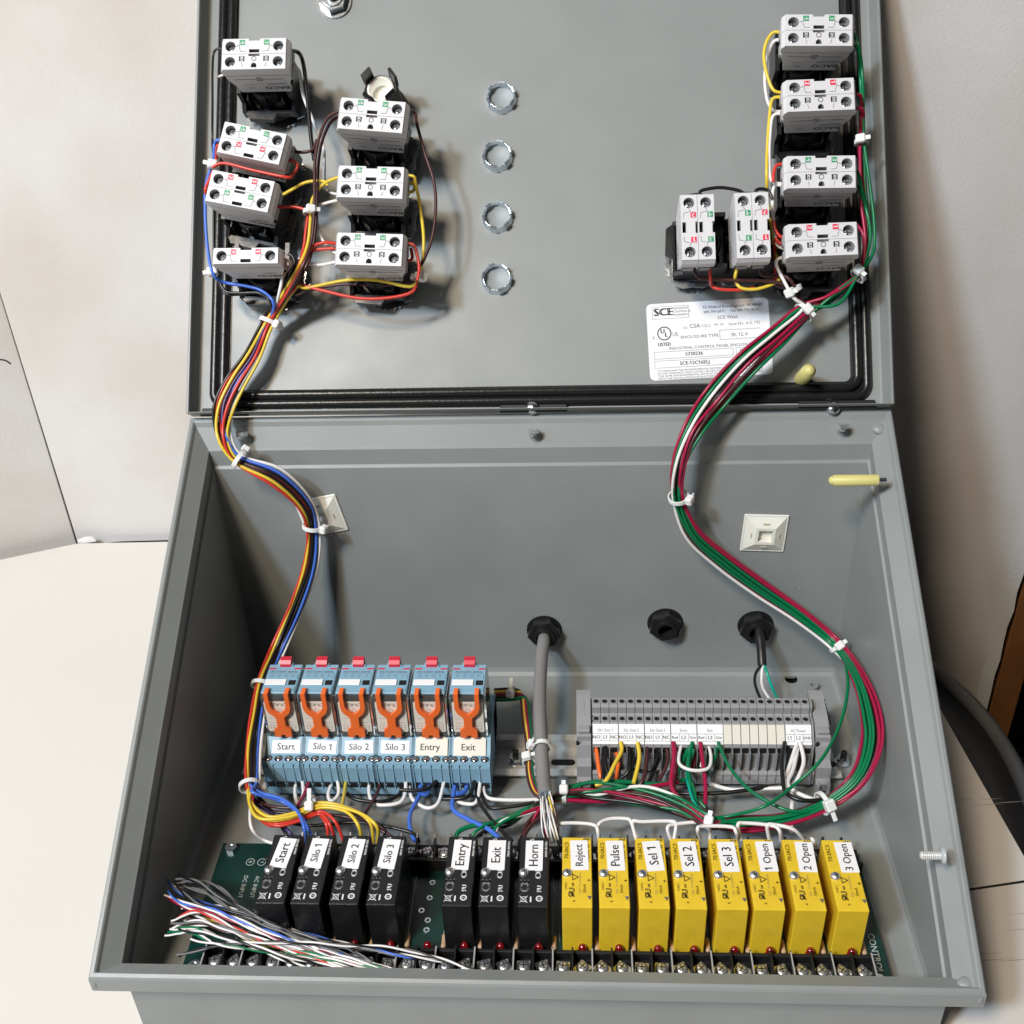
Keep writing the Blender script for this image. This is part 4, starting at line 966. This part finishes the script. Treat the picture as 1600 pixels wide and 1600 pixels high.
RO = {1: 1.4, 2: 1.8, 3: 1.8, 4: 1.4, 5: 1.1, 7: 1.3, 8: 1.5, 9: 1.5, 10: 1.2, 11: .9, 12: 1.3, 13: 1.7, 14: 1.7, 15: 1.4, 17: 1.1, 18: 1.2}
pair = dz(1.4, (1225, 436), (1240, 455))
G4_ = lambda x0, y0, n0, k: dz(n0, (1334, y0), (x0, y0 + 6)) + dz(1.5, (x0 + 7, y0 + 40))
RR = [('brown', dz(1.4, (1084, 415), (1088, 430), (1100, 436), (1160, 438), (1215, 441), (1238, 455)), 0, 'dark brown wire from the left upright contact pair running right to the cable tie'),
      ('brown', dz(1.4, (1186, 415), (1190, 429), (1205, 431), (1222, 430), (1240, 445)), 1, 'dark brown wire from the right upright contact pair to the cable tie'),
      ('white', dz(1.5, (1232, 402), (1217, 404), (1213, 414), (1224, 437), (1240, 465)), 2, 'white wire from the lowest right block into the right harness'),
      ('green', dz(1.7, (1334, 53), (1342, 75)) + dz(1.4, (1347, 110), (1349, 170), (1350, 221), (1358, 280), (1366, 350), (1364, 395), (1341, 429), (1305, 458)), 5, 'green wire from the top right block, outermost strand down the door edge'),
      ('green', dz(1.6, (1334, 70), (1341, 80)) + dz(1.2, (1344, 120), (1347, 180), (1349, 222), (1352, 290), (1356, 345), (1350, 400), (1340, 430), (1300, 470)), 4, 'green wire from the top right block, second strand down the door edge'),
      ('green', dz(1.7, (1336, 262), (1342, 275)) + dz(1.4, (1352, 320), (1360, 365), (1353, 405), (1341, 428), (1310, 475)), 6, 'green wire from the third right block down to the corner tie'),
      ('green', dz(1.5, (1336, 285), (1344, 300)) + dz(1.2, (1355, 340), (1357, 380), (1346, 415), (1339, 430), (1290, 478)), 12, 'green wire joining low from the third right block'),
      ('crimson', dz(1.7, (1335, 149), (1345, 150)) + dz(1.4, (1346, 175), (1344, 222), (1344, 260), (1346, 320), (1352, 380), (1341, 430), (1295, 462)), 3, 'crimson wire from the second right block, upper strand'),
      ('crimson', dz(1.6, (1335, 170), (1348, 172)) + dz(1.2, (1348, 200), (1342, 225), (1347, 275), (1352, 340), (1354, 390), (1339, 428), (1290, 465)), 9, 'crimson wire from the second right block, lower strand'),
      ('crimson', dz(1.2, (1338, 350), (1350, 370), (1348, 405), (1340, 429), (1300, 461)), 8, 'crimson wire from the lowest right block'),
      ('brown', dz(1.2, (1205, 444), (1228, 450), (1248, 475)), 10, 'dark brown strand low in the right harness'),
      ('black', dz(1.1, (1212, 446), (1232, 455), (1250, 478)), 7, 'black strand along the left side of the right harness'),
      ('teal', dz(1.1, (1300, 470), (1275, 480)), 11, 'blue-green strand inside the right harness')]
def tailR(k):
    y = k * 2.2
    return [bz(1.0, (1110, 1284), (1070, 1262), (1010, 1240), (930, 1228), (884, 1234), (840, 1252)) + bz(.9, (790, 1278), (745, 1300)) + bz(.8, (722, 1318)),
            bz(1.0, (1100, 1276), (1060, 1250), (1000, 1234), (930, 1238), (884, 1239), (835, 1262)) + bz(.9, (780, 1290)) + bz(.8, (768, 1318)),
            bz(.9, (1096, 1268), (1080, 1235), (1076, 1205)) + bz(1.2, (1080, 1172)),
            bz(1.0, (1104, 1288), (1060, 1270), (1000, 1256), (930, 1246), (884, 1244), (840, 1258)) + bz(.8, (800, 1284), (760, 1300), (735, 1316)),
            bz(1.0, (1108, 1290), (1070, 1270), (1010, 1250), (940, 1238), (884, 1239), (850, 1258)) + bz(.8, (822, 1290), (812, 1316)),
            bz(.9, (1100, 1282), (1064, 1256), (1052, 1230), (1056, 1200)) + bz(1.2, (1053, 1170))][k]
#       brown       brown2      white       green       green2       green3      green4      crimson    crimson2    crimson3     brown3      black       teal
RA = [(-.09, .09), (.00, -.10), (.07, .11), (-.19, .02), (-.16, -.06), (.12, .04), (.15, -.05), (.20, .02), (-.03, .11), (-.13, .05), (-.03, .00), (.03, .05), (.08, -.10)]
RZ = [(-.15, .00), (.10, .00), (.19, .02), (.03, .11), (-.04, .11), (.08, .08), (.01, .02), (.13, -.06), (-.11, .08), (-.17, .06), (-.06, -.07), (.04, -.10), (-.01, -.05)]
for i, (c, pre, hi, lb) in enumerate(RR):
    post = {'green': [0, 3, 2, 1][i % 4], 'crimson': [1, 4, 5][i % 3], 'brown': 4, 'black': 3, 'white': 1, 'teal': 2}[c]
    wire(c, [at(p) for p in pre] + run(RB, 0, 18, RA[i], RZ[i], 4, 7, .014, RO, 11 if c == 'white' else None) + [at(p) + Vector((random.uniform(-.06, .06), random.uniform(-.06, .06), random.uniform(-.1, .1))) for p in tailR(post)], lb, group='wires of the right harness')
W('red', dz(1.5, (1107, 412), (1110, 432)) + dz(1.2, (1112, 446), (1125, 452), (1160, 453), (1178, 450)), 'red wire under the left upright contact pair')
W('yellow', dz(1.5, (1155, 412), (1149, 430)) + dz(1.3, (1150, 440), (1158, 450), (1180, 452), (1205, 445), (1218, 437)), 'yellow wire under the right upright contact pair')
W('red', dz(.9, (1211, 395), (1212, 420), (1210, 440)), 'red wire dropping behind the right upright contact pair')
W('green', y_((1318, 1022, 8.5)) + bz(2.2, (1325, 1070)) + bz(2.0, (1313, 1130), (1283, 1187)) + bz(1.6, (1240, 1227), (1196, 1259)) + bz(1.1, (1139, 1275), (1110, 1278)), 'single green wire crossing in front of the right end stop', r=.04)
# --- terminal row wires
def TW_(col, lb, *xy, z0=1.18, z1=.75, r=.05):
    n = len(xy) - 1
    W(col, [(a, b, 'b', z0 + (z1 - z0) * min(1, i / max(1, n) * 1.0)) for i, (a, b) in enumerate(xy)], lb, r=r)
TW_('orange', 'orange wire in the first rail terminal from the left', (930, 1160), (933, 1180), (937, 1208), (941, 1222))
TW_('black', 'black wire in the second rail terminal, left strand', (943, 1160), (944, 1185), (942, 1215), (938, 1226))
TW_('black', 'black wire in the second rail terminal, right strand', (947, 1160), (946, 1190), (950, 1212), (948, 1226))
TW_('orange', 'orange wire in the third rail terminal, behind the yellow one', (957, 1160), (963, 1175), (966, 1192), (962, 1222), z1=.6)
TW_('yellow', 'yellow wire bending left from the fourth rail terminal', (970, 1160), (971, 1174), (960, 1195), (952, 1212), (944, 1222), (930, 1227), z0=1.3, z1=1.0)
TW_('black', 'black wire in the fifth rail terminal, left strand', (982, 1160), (984, 1183), (982, 1205), (970, 1216))
TW_('black', 'black wire in the fifth rail terminal, right strand', (986, 1160), (992, 1178), (987, 1200), (982, 1222))
TW_('yellow', 'yellow wire hanging straight from the sixth rail terminal', (996, 1160), (999, 1178), (997, 1196), (990, 1224), z0=1.3, z1=.9)
TW_('brown', 'brown wire from the seventh rail terminal', (1011, 1160), (1011, 1180), (1008, 1205), (1003, 1222), (993, 1229), r=.045)
TW_('black', 'black wire linking the fifth and eighth rail terminals', (1024, 1160), (1028, 1176), (1020, 1200), (1000, 1204), (990, 1202), r=.04)
TW_('black', 'black wire from the eighth rail terminal, right strand', (1028, 1160), (1032, 1178), (1024, 1198), (1014, 1222))
TW_('brown', 'brown wire from the ninth rail terminal', (1038, 1160), (1044, 1180), (1040, 1200), (1030, 1218), r=.045)
TW_('crimson', 'crimson wire from the tenth rail terminal sweeping down right', (1052, 1160), (1053, 1182), (1050, 1210), (1049, 1228), (1060, 1246), (1085, 1260), (1110, 1276), z0=1.3, r=.055)
TW_('white', 'white jumper hanging between the Entry and Exit L2 terminals', (1066, 1160), (1061, 1180), (1062, 1194), (1075, 1202), (1093, 1204), (1108, 1199), (1111, 1182), (1106, 1160), z1=1.15, r=.042)
TW_('white', 'short white wire from the Entry L2 terminal', (1068, 1160), (1074, 1180), (1074, 1198))
TW_('green', 'green wire from the Entry terminal bending left', (1078, 1160), (1070, 1182), (1060, 1204), (1056, 1220))
TW_('green', 'green wire from the Entry terminal curving down right', (1082, 1160), (1076, 1185), (1076, 1210), (1084, 1240), (1102, 1262), z0=1.3)
TW_('crimson', 'crimson wire from the Exit terminal, left strand', (1092, 1160), (1086, 1180), (1080, 1205))
TW_('crimson', 'crimson wire from the Exit terminal, right strand', (1094, 1160), (1098, 1190), (1102, 1222), (1102, 1258), z0=1.3)
TW_('white', 'short white wire from the Exit L2 terminal', (1106, 1160), (1100, 1180), (1096, 1198))
TW_('green', 'green wire from the Exit terminal bending back left', (1119, 1160), (1117, 1184), (1106, 1204), (1102, 1218))
TW_('green', 'long green wire sweeping from the Exit terminal to the corner bundle', (1122, 1160), (1138, 1195), (1162, 1226), (1190, 1247), (1230, 1266), (1262, 1268), z0=1.3, z1=1.2, r=.042)
TW_('black', 'black power wire from the AC Power terminals to the corner bundle', (1226, 1160), (1222, 1185), (1223, 1215), (1228, 1238), (1250, 1250), (1282, 1250), (1305, 1244), z0=1.3, z1=1.3, r=.05)
TW_('black', 'black power wire running left below the terminal row', (1230, 1160), (1234, 1185), (1233, 1222), (1200, 1229), (1140, 1238), (1080, 1240), (1040, 1238), z0=1.2, z1=.5)
TW_('white', 'white power wire running left below the terminal row', (1246, 1160), (1236, 1190), (1228, 1215), (1226, 1230), (1190, 1232), (1145, 1234), (1110, 1225), z0=1.3, z1=.55, r=.05)
TW_('white', 'white power wire curving from the AC Power terminals to the corner tie', (1248, 1160), (1240, 1200), (1231, 1222), (1238, 1234), (1262, 1246), (1290, 1254), z0=1.2, z1=1.2)
TW_('white', 'white wire from the AC Power terminals down to the 1 Open module', (1250, 1160), (1256, 1190), (1246, 1218), (1239, 1232), (1237, 1270), (1236, 1300), z0=1.3, z1=.9)
TW_('green', 'green wire low behind the white marker strips', (886, 1230), (935, 1221), (985, 1222), (1030, 1225), (1072, 1218), z0=.9, z1=.7)
TW_('crimson', 'crimson wire low behind the terminal wires', (886, 1240), (950, 1238), (1010, 1230), (1060, 1222), z0=.9, z1=.8)
TW_('crimson', 'crimson wire lowest of the strands leaving the middle tie', (886, 1250), (940, 1252), (985, 1246), (1030, 1238), z0=.9, z1=.7)
TW_('brown', 'brown wire leaving the middle tie beneath the green strands', (880, 1246), (935, 1246), (1000, 1248), (1060, 1266), (1108, 1284), z0=.7, z1=.8, r=.035)
# --- relay wires
def RW(col, lb, *xy, z0=.62, z1=.75, r=.045):
    n = len(xy) - 1; W(col, [(a, b, 'b', z0 + (z1 - z0) * i / n) for i, (a, b) in enumerate(xy)], lb, r=r)
RW('white', 'white wire loop under the Start relay', (464, 1216), (461, 1238), (466, 1256), (474, 1240), (472, 1216))
RW('crimson', 'crimson wire from the Silo 1 relay to the harness', (485, 1216), (476, 1240), (466, 1258), z1=1.1)
RW('white', 'white wire loop under the Silo 1 relay', (522, 1216), (513, 1240), (518, 1252), (529, 1240), (527, 1216))
RW('yellow', 'yellow wire dropping from the Silo 2 relay', (541, 1216), (538, 1240), (533, 1264), z1=1.1)
RW('white', 'white jumper from the Silo 2 relay to the Silo 3 relay', (578, 1216), (577, 1240), (587, 1257), (622, 1255), (633, 1240), (634, 1216))
RW('brown', 'brown wire slanting down from the Silo 3 relay', (598, 1216), (586, 1246), (570, 1272), z1=.9)
RW('black', 'black jumper under the Silo relays', (628, 1216), (625, 1240), (598, 1252), (560, 1250), (542, 1240))
RW('white', 'white jumper from the Silo 3 relay to the Entry relay', (638, 1216), (643, 1246), (660, 1260), (674, 1262), (686, 1252), (695, 1216))
RW('black', 'black wire running flat between the Silo 3 and Entry relays', (624, 1234), (645, 1235), (668, 1232), (682, 1220), z0=.8, z1=.8)
RW('blue', 'blue wire from the Entry relay down to the Entry module', (656, 1216), (656, 1240), (642, 1268), (640, 1290), (648, 1314), z1=.9, r=.05)
RW('blue', 'short blue wire beside the first under the Entry relay', (672, 1216), (668, 1240), (658, 1240), r=.05)
RW('black', 'black jumper from the Entry relay to the Exit relay', (680, 1216), (684, 1244), (704, 1248), (732, 1244), (742, 1218), z1=.8, r=.05)
RW('blue', 'blue wire from the Exit relay down to the Exit module', (713, 1216), (708, 1246), (709, 1266), (735, 1282), (764, 1296), (782, 1312), z1=1.0, r=.055)
RW('blue', 'short blue wire beside the first under the Exit relay', (731, 1216), (727, 1236), (714, 1240), r=.055)
RW('white', 'white wire loop below the Exit relay', (712, 1251), (728, 1256), (745, 1252), (751, 1216))
RW('black', 'black wire from the Exit relay down to the Horn module', (744, 1216), (746, 1246), (760, 1270), (776, 1290), (800, 1314), z1=1.0)
RW('black', 'black wire from the Exit relay running right', (748, 1218), (754, 1244), (766, 1262), (800, 1260), (835, 1254), z1=.8)
RW('white', 'white wire from the Exit relay running right to the grey cable', (756, 1216), (759, 1244), (790, 1250), (848, 1249), z1=.7)
RW('green', 'green wire feeding the Entry module from the middle tie', (880, 1246), (830, 1266), (790, 1284), (740, 1290), (716, 1300), (712, 1316), z0=.9, z1=.8, r=.055)
RW('brown', 'dark brown wire sweeping to the Horn module', (868, 1268), (840, 1280), (822, 1300), (818, 1318), z0=.9, z1=.8)
for k_, (c, dx) in enumerate((('brown', 0), ('yellow', 4), ('crimson', 8), ('brown', 12), ('green', 14))):
    RW(c, '%s wire from behind the relays turning down beside the grey cable, strand %s' % (c, ('leftmost', 'second', 'third', 'fourth', 'rightmost')[k_]),
       (772, 1078 + k_ * 4), (800, 1077 + k_ * 4), (813 + dx * .6, 1084 + k_ * 2), (817 + dx * .7, 1120), (824 + dx * .5, 1170), (824 + dx * .5, 1205), (832 + dx * .6, 1236), (852 + dx * .3, 1252), z0=1.2, z1=.8)
# --- white jumpers over the yellow modules
for i, (lb, xy) in enumerate((('from the grey cable to the Reject module', ((872, 1300), (872, 1288), (900, 1286), (928, 1289), (934, 1298), (935, 1312))),
    ('arching above the Pulse module', ((937, 1312), (934, 1290), (950, 1280), (976, 1279), (986, 1284), (994, 1312))),
    ('arching above the Sel 1 module', ((996, 1308), (988, 1284), (1004, 1284), (1046, 1283), (1056, 1288), (1053, 1312))),
    ('arching above the Sel 2 module', ((1048, 1312), (1043, 1294), (1054, 1288), (1098, 1284), (1108, 1288), (1109, 1312))),
    ('arching above the Sel 3 module', ((1094, 1310), (1090, 1296), (1098, 1291), (1142, 1292), (1150, 1300), (1153, 1312))),
    ('arching above the 1 Open module', ((1158, 1312), (1153, 1289), (1164, 1286), (1206, 1290), (1218, 1298), (1220, 1314))),
    ('arching above the 2 Open module', ((1202, 1312), (1199, 1290), (1212, 1289), (1240, 1296), (1256, 1313))),
    ('hooking down beside the 3 Open module', ((1267, 1310), (1270, 1312), (1275, 1324))))):
    z = [1.0 if i < 4 else 1.4 for j in range(len(xy))]; z[0] = z[-1] = .75 if i < 4 else 1.0
    W('white', [(a, b, 'b', z[j]) for j, (a, b) in enumerate(xy)], 'white jumper wire %s, %s' % (lb, ('leftmost', 'second from the left', 'third from the left', 'fourth from the left', 'fifth from the left', 'third from the right', 'second from the right', 'rightmost')[i]), r=.042, group='white jumper wires over the yellow modules', k=4)

# --- power cord and grey cable
p0 = Y(1186, 985, H - .45)
single('black_cord', 'short black cord coming through the right cable gland', 'cord', lambda g: g.tube(smooth([Y(1186, 985, H), p0, Y(1189, 1010, 9.3), Y(1191, 1040, 8.9)]), .12, 'black_plastic', 12))
W('black', y_((1191, 1038, 8.9), (1181, 1052, 8.7), (1180, 1070, 8.3), (1190, 1096, 7.6)), 'black wire from the black cord down behind the terminals')
W('white', y_((1192, 1038, 8.9), (1190, 1056, 8.7), (1192, 1075, 8.3), (1206, 1097, 7.6)), 'white wire from the black cord down behind the terminals')
W('teal', y_((1194, 1038, 8.9), (1200, 1056, 8.7), (1208, 1078, 8.3), (1217, 1097, 7.6)), 'blue-green wire from the black cord down behind the terminals')
gc = thing('grey_cable', 'thick grey cable running straight down from the left gland', 'cable')
gp = smooth([Y(850, 990, H), Y(850, 1000, 9.6), Y(846, 1030, 8.8), Y(843, 1100, 7.2), Y(846, 1170, 5.9), Y(849, 1215, 5.1), Y(852, 1241, 4.55)])
part('jacket', None, lambda g: g.tube(gp, .165, 'cable_grey', 16), gc)
part('foil_shield', None, lambda g: g.tube([gp[-1] - (gp[-1] - gp[-2]).normalized() * .02, gp[-1] + (gp[-1] - gp[-2]).normalized() * .16], .125, 'foil', 12), gc)
for i in range(16):
    c = ['white', 'black', 'white', 'crimson', 'white', 'white', 'green', 'white', 'black', 'white', 'white', 'yellow', 'black', 'white', 'brown', 'white'][i]
    f_ = i / 15
    s0 = gp[-1] + Vector(((f_ - .5) * .2, 0, random.uniform(-.08, .08)))
    e0 = at((848 + 26 * f_, 1300 + random.uniform(-2, 4), 'b', 1.0 + .15 * math.sin(i * 2))); e1 = at((856 + 22 * f_, 1318, 'b', .62))
    mid = (s0 + e0) / 2 + Vector((random.uniform(-.06, .06), 0, .12))
    part('core_wire', None, lambda g: g.tube(smooth([s0, mid, e0, e1], 4), .022, 'wire_' + c, 6), gc)

# --- frayed multi-pair wires in the lower left corner
PAIR = [('blue', (262, 1378), (300, 1406), (380, 1425), (470, 1450), (600, 1486), (700, 1502)), ('black', (276, 1370), (310, 1378), (360, 1410), (450, 1446), (540, 1478), (590, 1512)),
        ('grey', (275, 1376), (330, 1380), (365, 1405), (385, 1420), (470, 1462), (560, 1500)), ('grey', (280, 1384), (320, 1395), (350, 1415), (400, 1438), (480, 1470), (580, 1508)),
        ('crimson', (264, 1402), (290, 1418), (340, 1430), (420, 1456), (500, 1482), (600, 1516)), ('black', (272, 1412), (310, 1420), (345, 1425), (410, 1450), (500, 1485), (585, 1518)),
        ('red', (270, 1440), (300, 1425), (330, 1432), (400, 1460), (480, 1492), (570, 1520)), ('grey', (268, 1446), (310, 1440), (350, 1450), (420, 1466), (520, 1488), (620, 1520)),
        ('green', (260, 1460), (300, 1458), (340, 1474), (420, 1485), (520, 1500), (610, 1522)), ('black', (278, 1492), (320, 1482), (370, 1474), (450, 1472), (540, 1478), (640, 1492)),
        ('black', (280, 1455), (320, 1458), (380, 1474), (440, 1490), (500, 1508), (560, 1524)), ('yellow', (300, 1430), (350, 1448), (410, 1480), (450, 1500), (480, 1515), (505, 1526)),
        ('brown', (290, 1436), (335, 1440), (390, 1462), (450, 1486), (530, 1512), (580, 1524)), ('black', (300, 1470), (360, 1474), (440, 1472), (540, 1474), (640, 1482), (745, 1521))]
SH = ['uppermost', 'second from top', 'third from top', 'fourth from top', 'fifth from top', 'sixth from top', 'seventh from top', 'eighth from top', 'ninth from top', 'tenth from top', 'eleventh from top', 'twelfth from top', 'lowest but one', 'longest, reaching the Horn module']
PAIR = [(c, *[(a + (0 if j == 0 else 0), 1500 + (b - 1500) * (1.0 if j < 3 else .86)) for j, (a, b) in enumerate(xy)]) for c, *xy in PAIR]
for c, src, dx, dy in (('black', 3, 4, -9), ('crimson', 5, 10, 5), ('black', 0, 12, 6), ('green', 8, 8, -8), ('blue', 4, -4, -7), ('brown', 7, 6, 5), ('black', 11, -14, -4)):
    PAIR.append((c, *[(a + dx * (1 if j < 4 else .5), b + dy * (1 if j < 4 else .4)) for j, (a, b) in enumerate(PAIR[src][1:])]))
SH += ['hugging the fourth from top', 'inside the middle of the fan', 'just under the blue one', 'low beside the green one', 'just under the red-striped one', 'deep in the fan', 'ending short at the yellow one']
for i, (c, *xy) in enumerate(PAIR):
    z0 = .95 + .45 * random.random(); zz = [z0 - .1, z0 + .1, z0 + .15, z0 + .05, 1.25, 1.15]
    ctr = smooth([at((a, b + random.uniform(-1, 1), 'b', zz[j])) for j, (a, b) in enumerate(xy)], 14)
    tp = thing('twisted_pair', '%s and %s twisted pair on the lower left, %s' % ('grey' if i in (1, 2, 3, 9, 14, 16) else 'white', c, SH[i]), 'twisted pair', None, 'frayed twisted pairs in the lower left corner')  # grey: white strands coloured for the shade at the fan's left tips
    ph = random.uniform(0, 6)
    base_ = 'grey' if i in (1, 2, 3, 9, 14, 16) else 'white'  # grey puts the shade at the fan's left tips into the white strands' colour
    for s_, cc in ((0, base_), (math.pi, c)):
        P_ = []; L_ = 0
        for j, p in enumerate(ctr):
            t_ = (ctr[min(j + 1, len(ctr) - 1)] - ctr[max(j - 1, 0)]).normalized(); L_ += (p - ctr[max(j - 1, 0)]).length
            a = t_.cross(Vector((0, 0, 1))).normalized(); b = t_.cross(a); q = ph + L_ * 4.6 + s_
            fr = 1 + max(0, (6 - j)) * .25
            P_.append(p + (a * math.cos(q) + b * math.sin(q)) * .021 * fr)
        part('strand', None, lambda g: g.tube(P_, .0225, 'wire_' + cc, 6), tp)
# ------------------------------------------------------------------ cable ties
def tie(c0, c1, R_, lb, head=0.0, tail=.12, hs=1.0):
    # c0, c1: two picture points along the bundle (first = centre)
    a, b = at(c0), at(c1); ax = (b - a).normalized(); vd = (CAM - a).normalized(); sd = ax.cross(vd).normalized(); up_ = sd.cross(ax).normalized()
    m = Matrix((sd, ax, up_)).transposed().to_4x4(); m.translation = a
    t_ = thing('cable_tie', lb, 'cable tie', m, 'white nylon cable ties')
    def f(g):
        for i in range(24):
            q0, q1 = 2 * math.pi * i / 24, 2 * math.pi * (i + 1) / 24
            for r0, r1 in ((R_, R_), ):
                P_ = [(r * math.cos(q), y, r * math.sin(q)) for q in (q0, q1) for r in (R_, R_ + .03) for y in (-.05, .05)]
                g.add(P_, [(0, 1, 5, 4), (2, 6, 7, 3), (0, 4, 6, 2), (1, 3, 7, 5)], 'nylon')
    part('strap', None, f, t_)
    hx_, hz_ = (R_ + .05) * math.cos(head), (R_ + .05) * math.sin(head)
    def f2(g):
        T = g.T; g.T = Matrix.Translation((hx_, 0, hz_)) @ Matrix.Rotation(-head, 4, 'Y')
        g.box((0.02, 0, 0), (.17 * hs, .20 * hs, .22 * hs), 'nylon', .03); g.box((.03, 0, .16), (.04, .1, tail), 'nylon', .008); g.T = T
    part('head', None, f2, t_)
tie((420, 503, 'd', .65), (408, 530, 'd', .65), .21, 'cable tie round the left harness at mid door', 2.4)
tie((373, 717, 'y', 9.4), (390, 728, 'y', 9.35), .23, 'cable tie on the left harness just below the hinge', 3.6)
tie((489, 822, 'y', 9.6), (487, 860, 'y', 9.5), .24, 'cable tie holding the left harness to its wall mount', 2.6)
tie((408, 1070, 'y', 7.2), (402, 1095, 'y', 6.8), .22, 'cable tie on the left harness beside the Start relay', 3.0)
tie((390, 1228, 'y', 4.6), (391, 1240, 'y', 4.4), .22, 'cable tie at the bottom of the left harness, in shade', 3.6)
tie((487, 1256, 'b', 1.35), (505, 1256, 'b', 1.35), .17, 'upright cable tie round the arching yellow wires', 1.4, .45)
tie((333, 427, 'd', 1.3), (325, 400, 'd', 1.3), .08, 'small cable tie on the blue wire at the lower left of the door', 1.6)
tie((332, 260, 'd', 1.6), (334, 245, 'd', 1.6), .09, 'small cable tie on the blue and red wires at the left edge', 1.6)
tie((484, 331, 'd', 1.5), (484, 350, 'd', 1.5), .13, 'small cable tie on the yellow wire between the two left columns', 1.7)
tie((652, 434, 'd', 1.3), (655, 420, 'd', 1.3), .13, 'small cable tie right of the lowest block in the second column', 1.0)
tie((1346, 222, 'd', 1.35), (1347, 240, 'd', 1.35), .13, 'cable tie on the green and crimson wires at the right door edge', 1.5)
tie((1341, 430, 'd', 1.3), (1325, 444, 'd', 1.3), .17, 'cable tie where the green wires turn at the lower right of the door', 1.2)
tie((1241, 452, 'd', 1.4), (1250, 472, 'd', 1.3), .15, 'cable tie on the brown and white wires beside the lowest right block', 1.0)
tie((1257, 487, 'd', 1.2), (1240, 503, 'd', 1.2), .23, 'large cable tie above the rating sticker on the right harness', 1.6)
tie((1060, 777, 'y', 9.3), (1062, 792, 'y', 9.35), .22, 'cable tie on the outer bend of the right harness', 2.6)
tie((1308, 1010, 'y', 8.8), (1322, 1028, 'y', 8.6), .19, 'cable tie on the right harness above the rail end', 1.8)
tie((1286, 1255, 'b', 1.35), (1262, 1266, 'b', 1.3), .24, 'cable tie at the lower right bend of the right harness', 1.9, .4, 1.15)
tie((881, 1240, 'b', .9), (900, 1240, 'b', .9), .2, 'cable tie right of the frayed end of the grey cable', 1.9)
tie((1109, 1283, 'b', 1.0), (1125, 1287, 'b', 1.0), .17, 'grey-looking cable tie above the Sel 3 module', 1.6)
tie((826, 1190, 'b', .9), (828, 1205, 'b', .9), .13, 'small cable tie on the crimson wires left of the grey cable', 1.4)
tie((800, 1082, 'b', 1.2), (808, 1083, 'b', 1.2), .14, 'cable tie on the wires emerging behind the relays', 1.4, .5)
tie((846, 1166, 'y', 5.95), (847, 1180, 'y', 5.7), .20, 'cable tie round the middle of the grey cable', .4)

# ------------------------------------------------------------------ drilling dust left in the box
def g_dust(g):
    R_ = random.Random(9)
    for i in range(150):
        if i % 3: x, y, z = R_.uniform(-7.5, 7.5), R_.choice([R_.uniform(8.2, 9.9), R_.uniform(3.9, 5.3)]), .024
        else: x, y, z = R_.uniform(-7, 7.5), H - .09, R_.uniform(.4, 3.0)
        r = R_.uniform(.008, .022); a = R_.uniform(0, 3)
        P_ = [(r * math.cos(a + k * 2.1), r * math.sin(a + k * 2.1)) for k in range(3)]
        if i % 3: g.add([(x + u, y + v, z) for u, v in P_] + [(x, y, z + r)], [(0, 1, 3), (1, 2, 3), (2, 0, 3)], 'weld')
        else: g.add([(x + u, y, z + v) for u, v in P_] + [(x, y - r, z)], [(0, 1, 3), (1, 2, 3), (2, 0, 3)], 'weld')
tag(structure('drilling_dust', g_dust, 'stuff'), 'tiny pale drilling specks scattered on the inner floor and far wall of the box', 'dust')
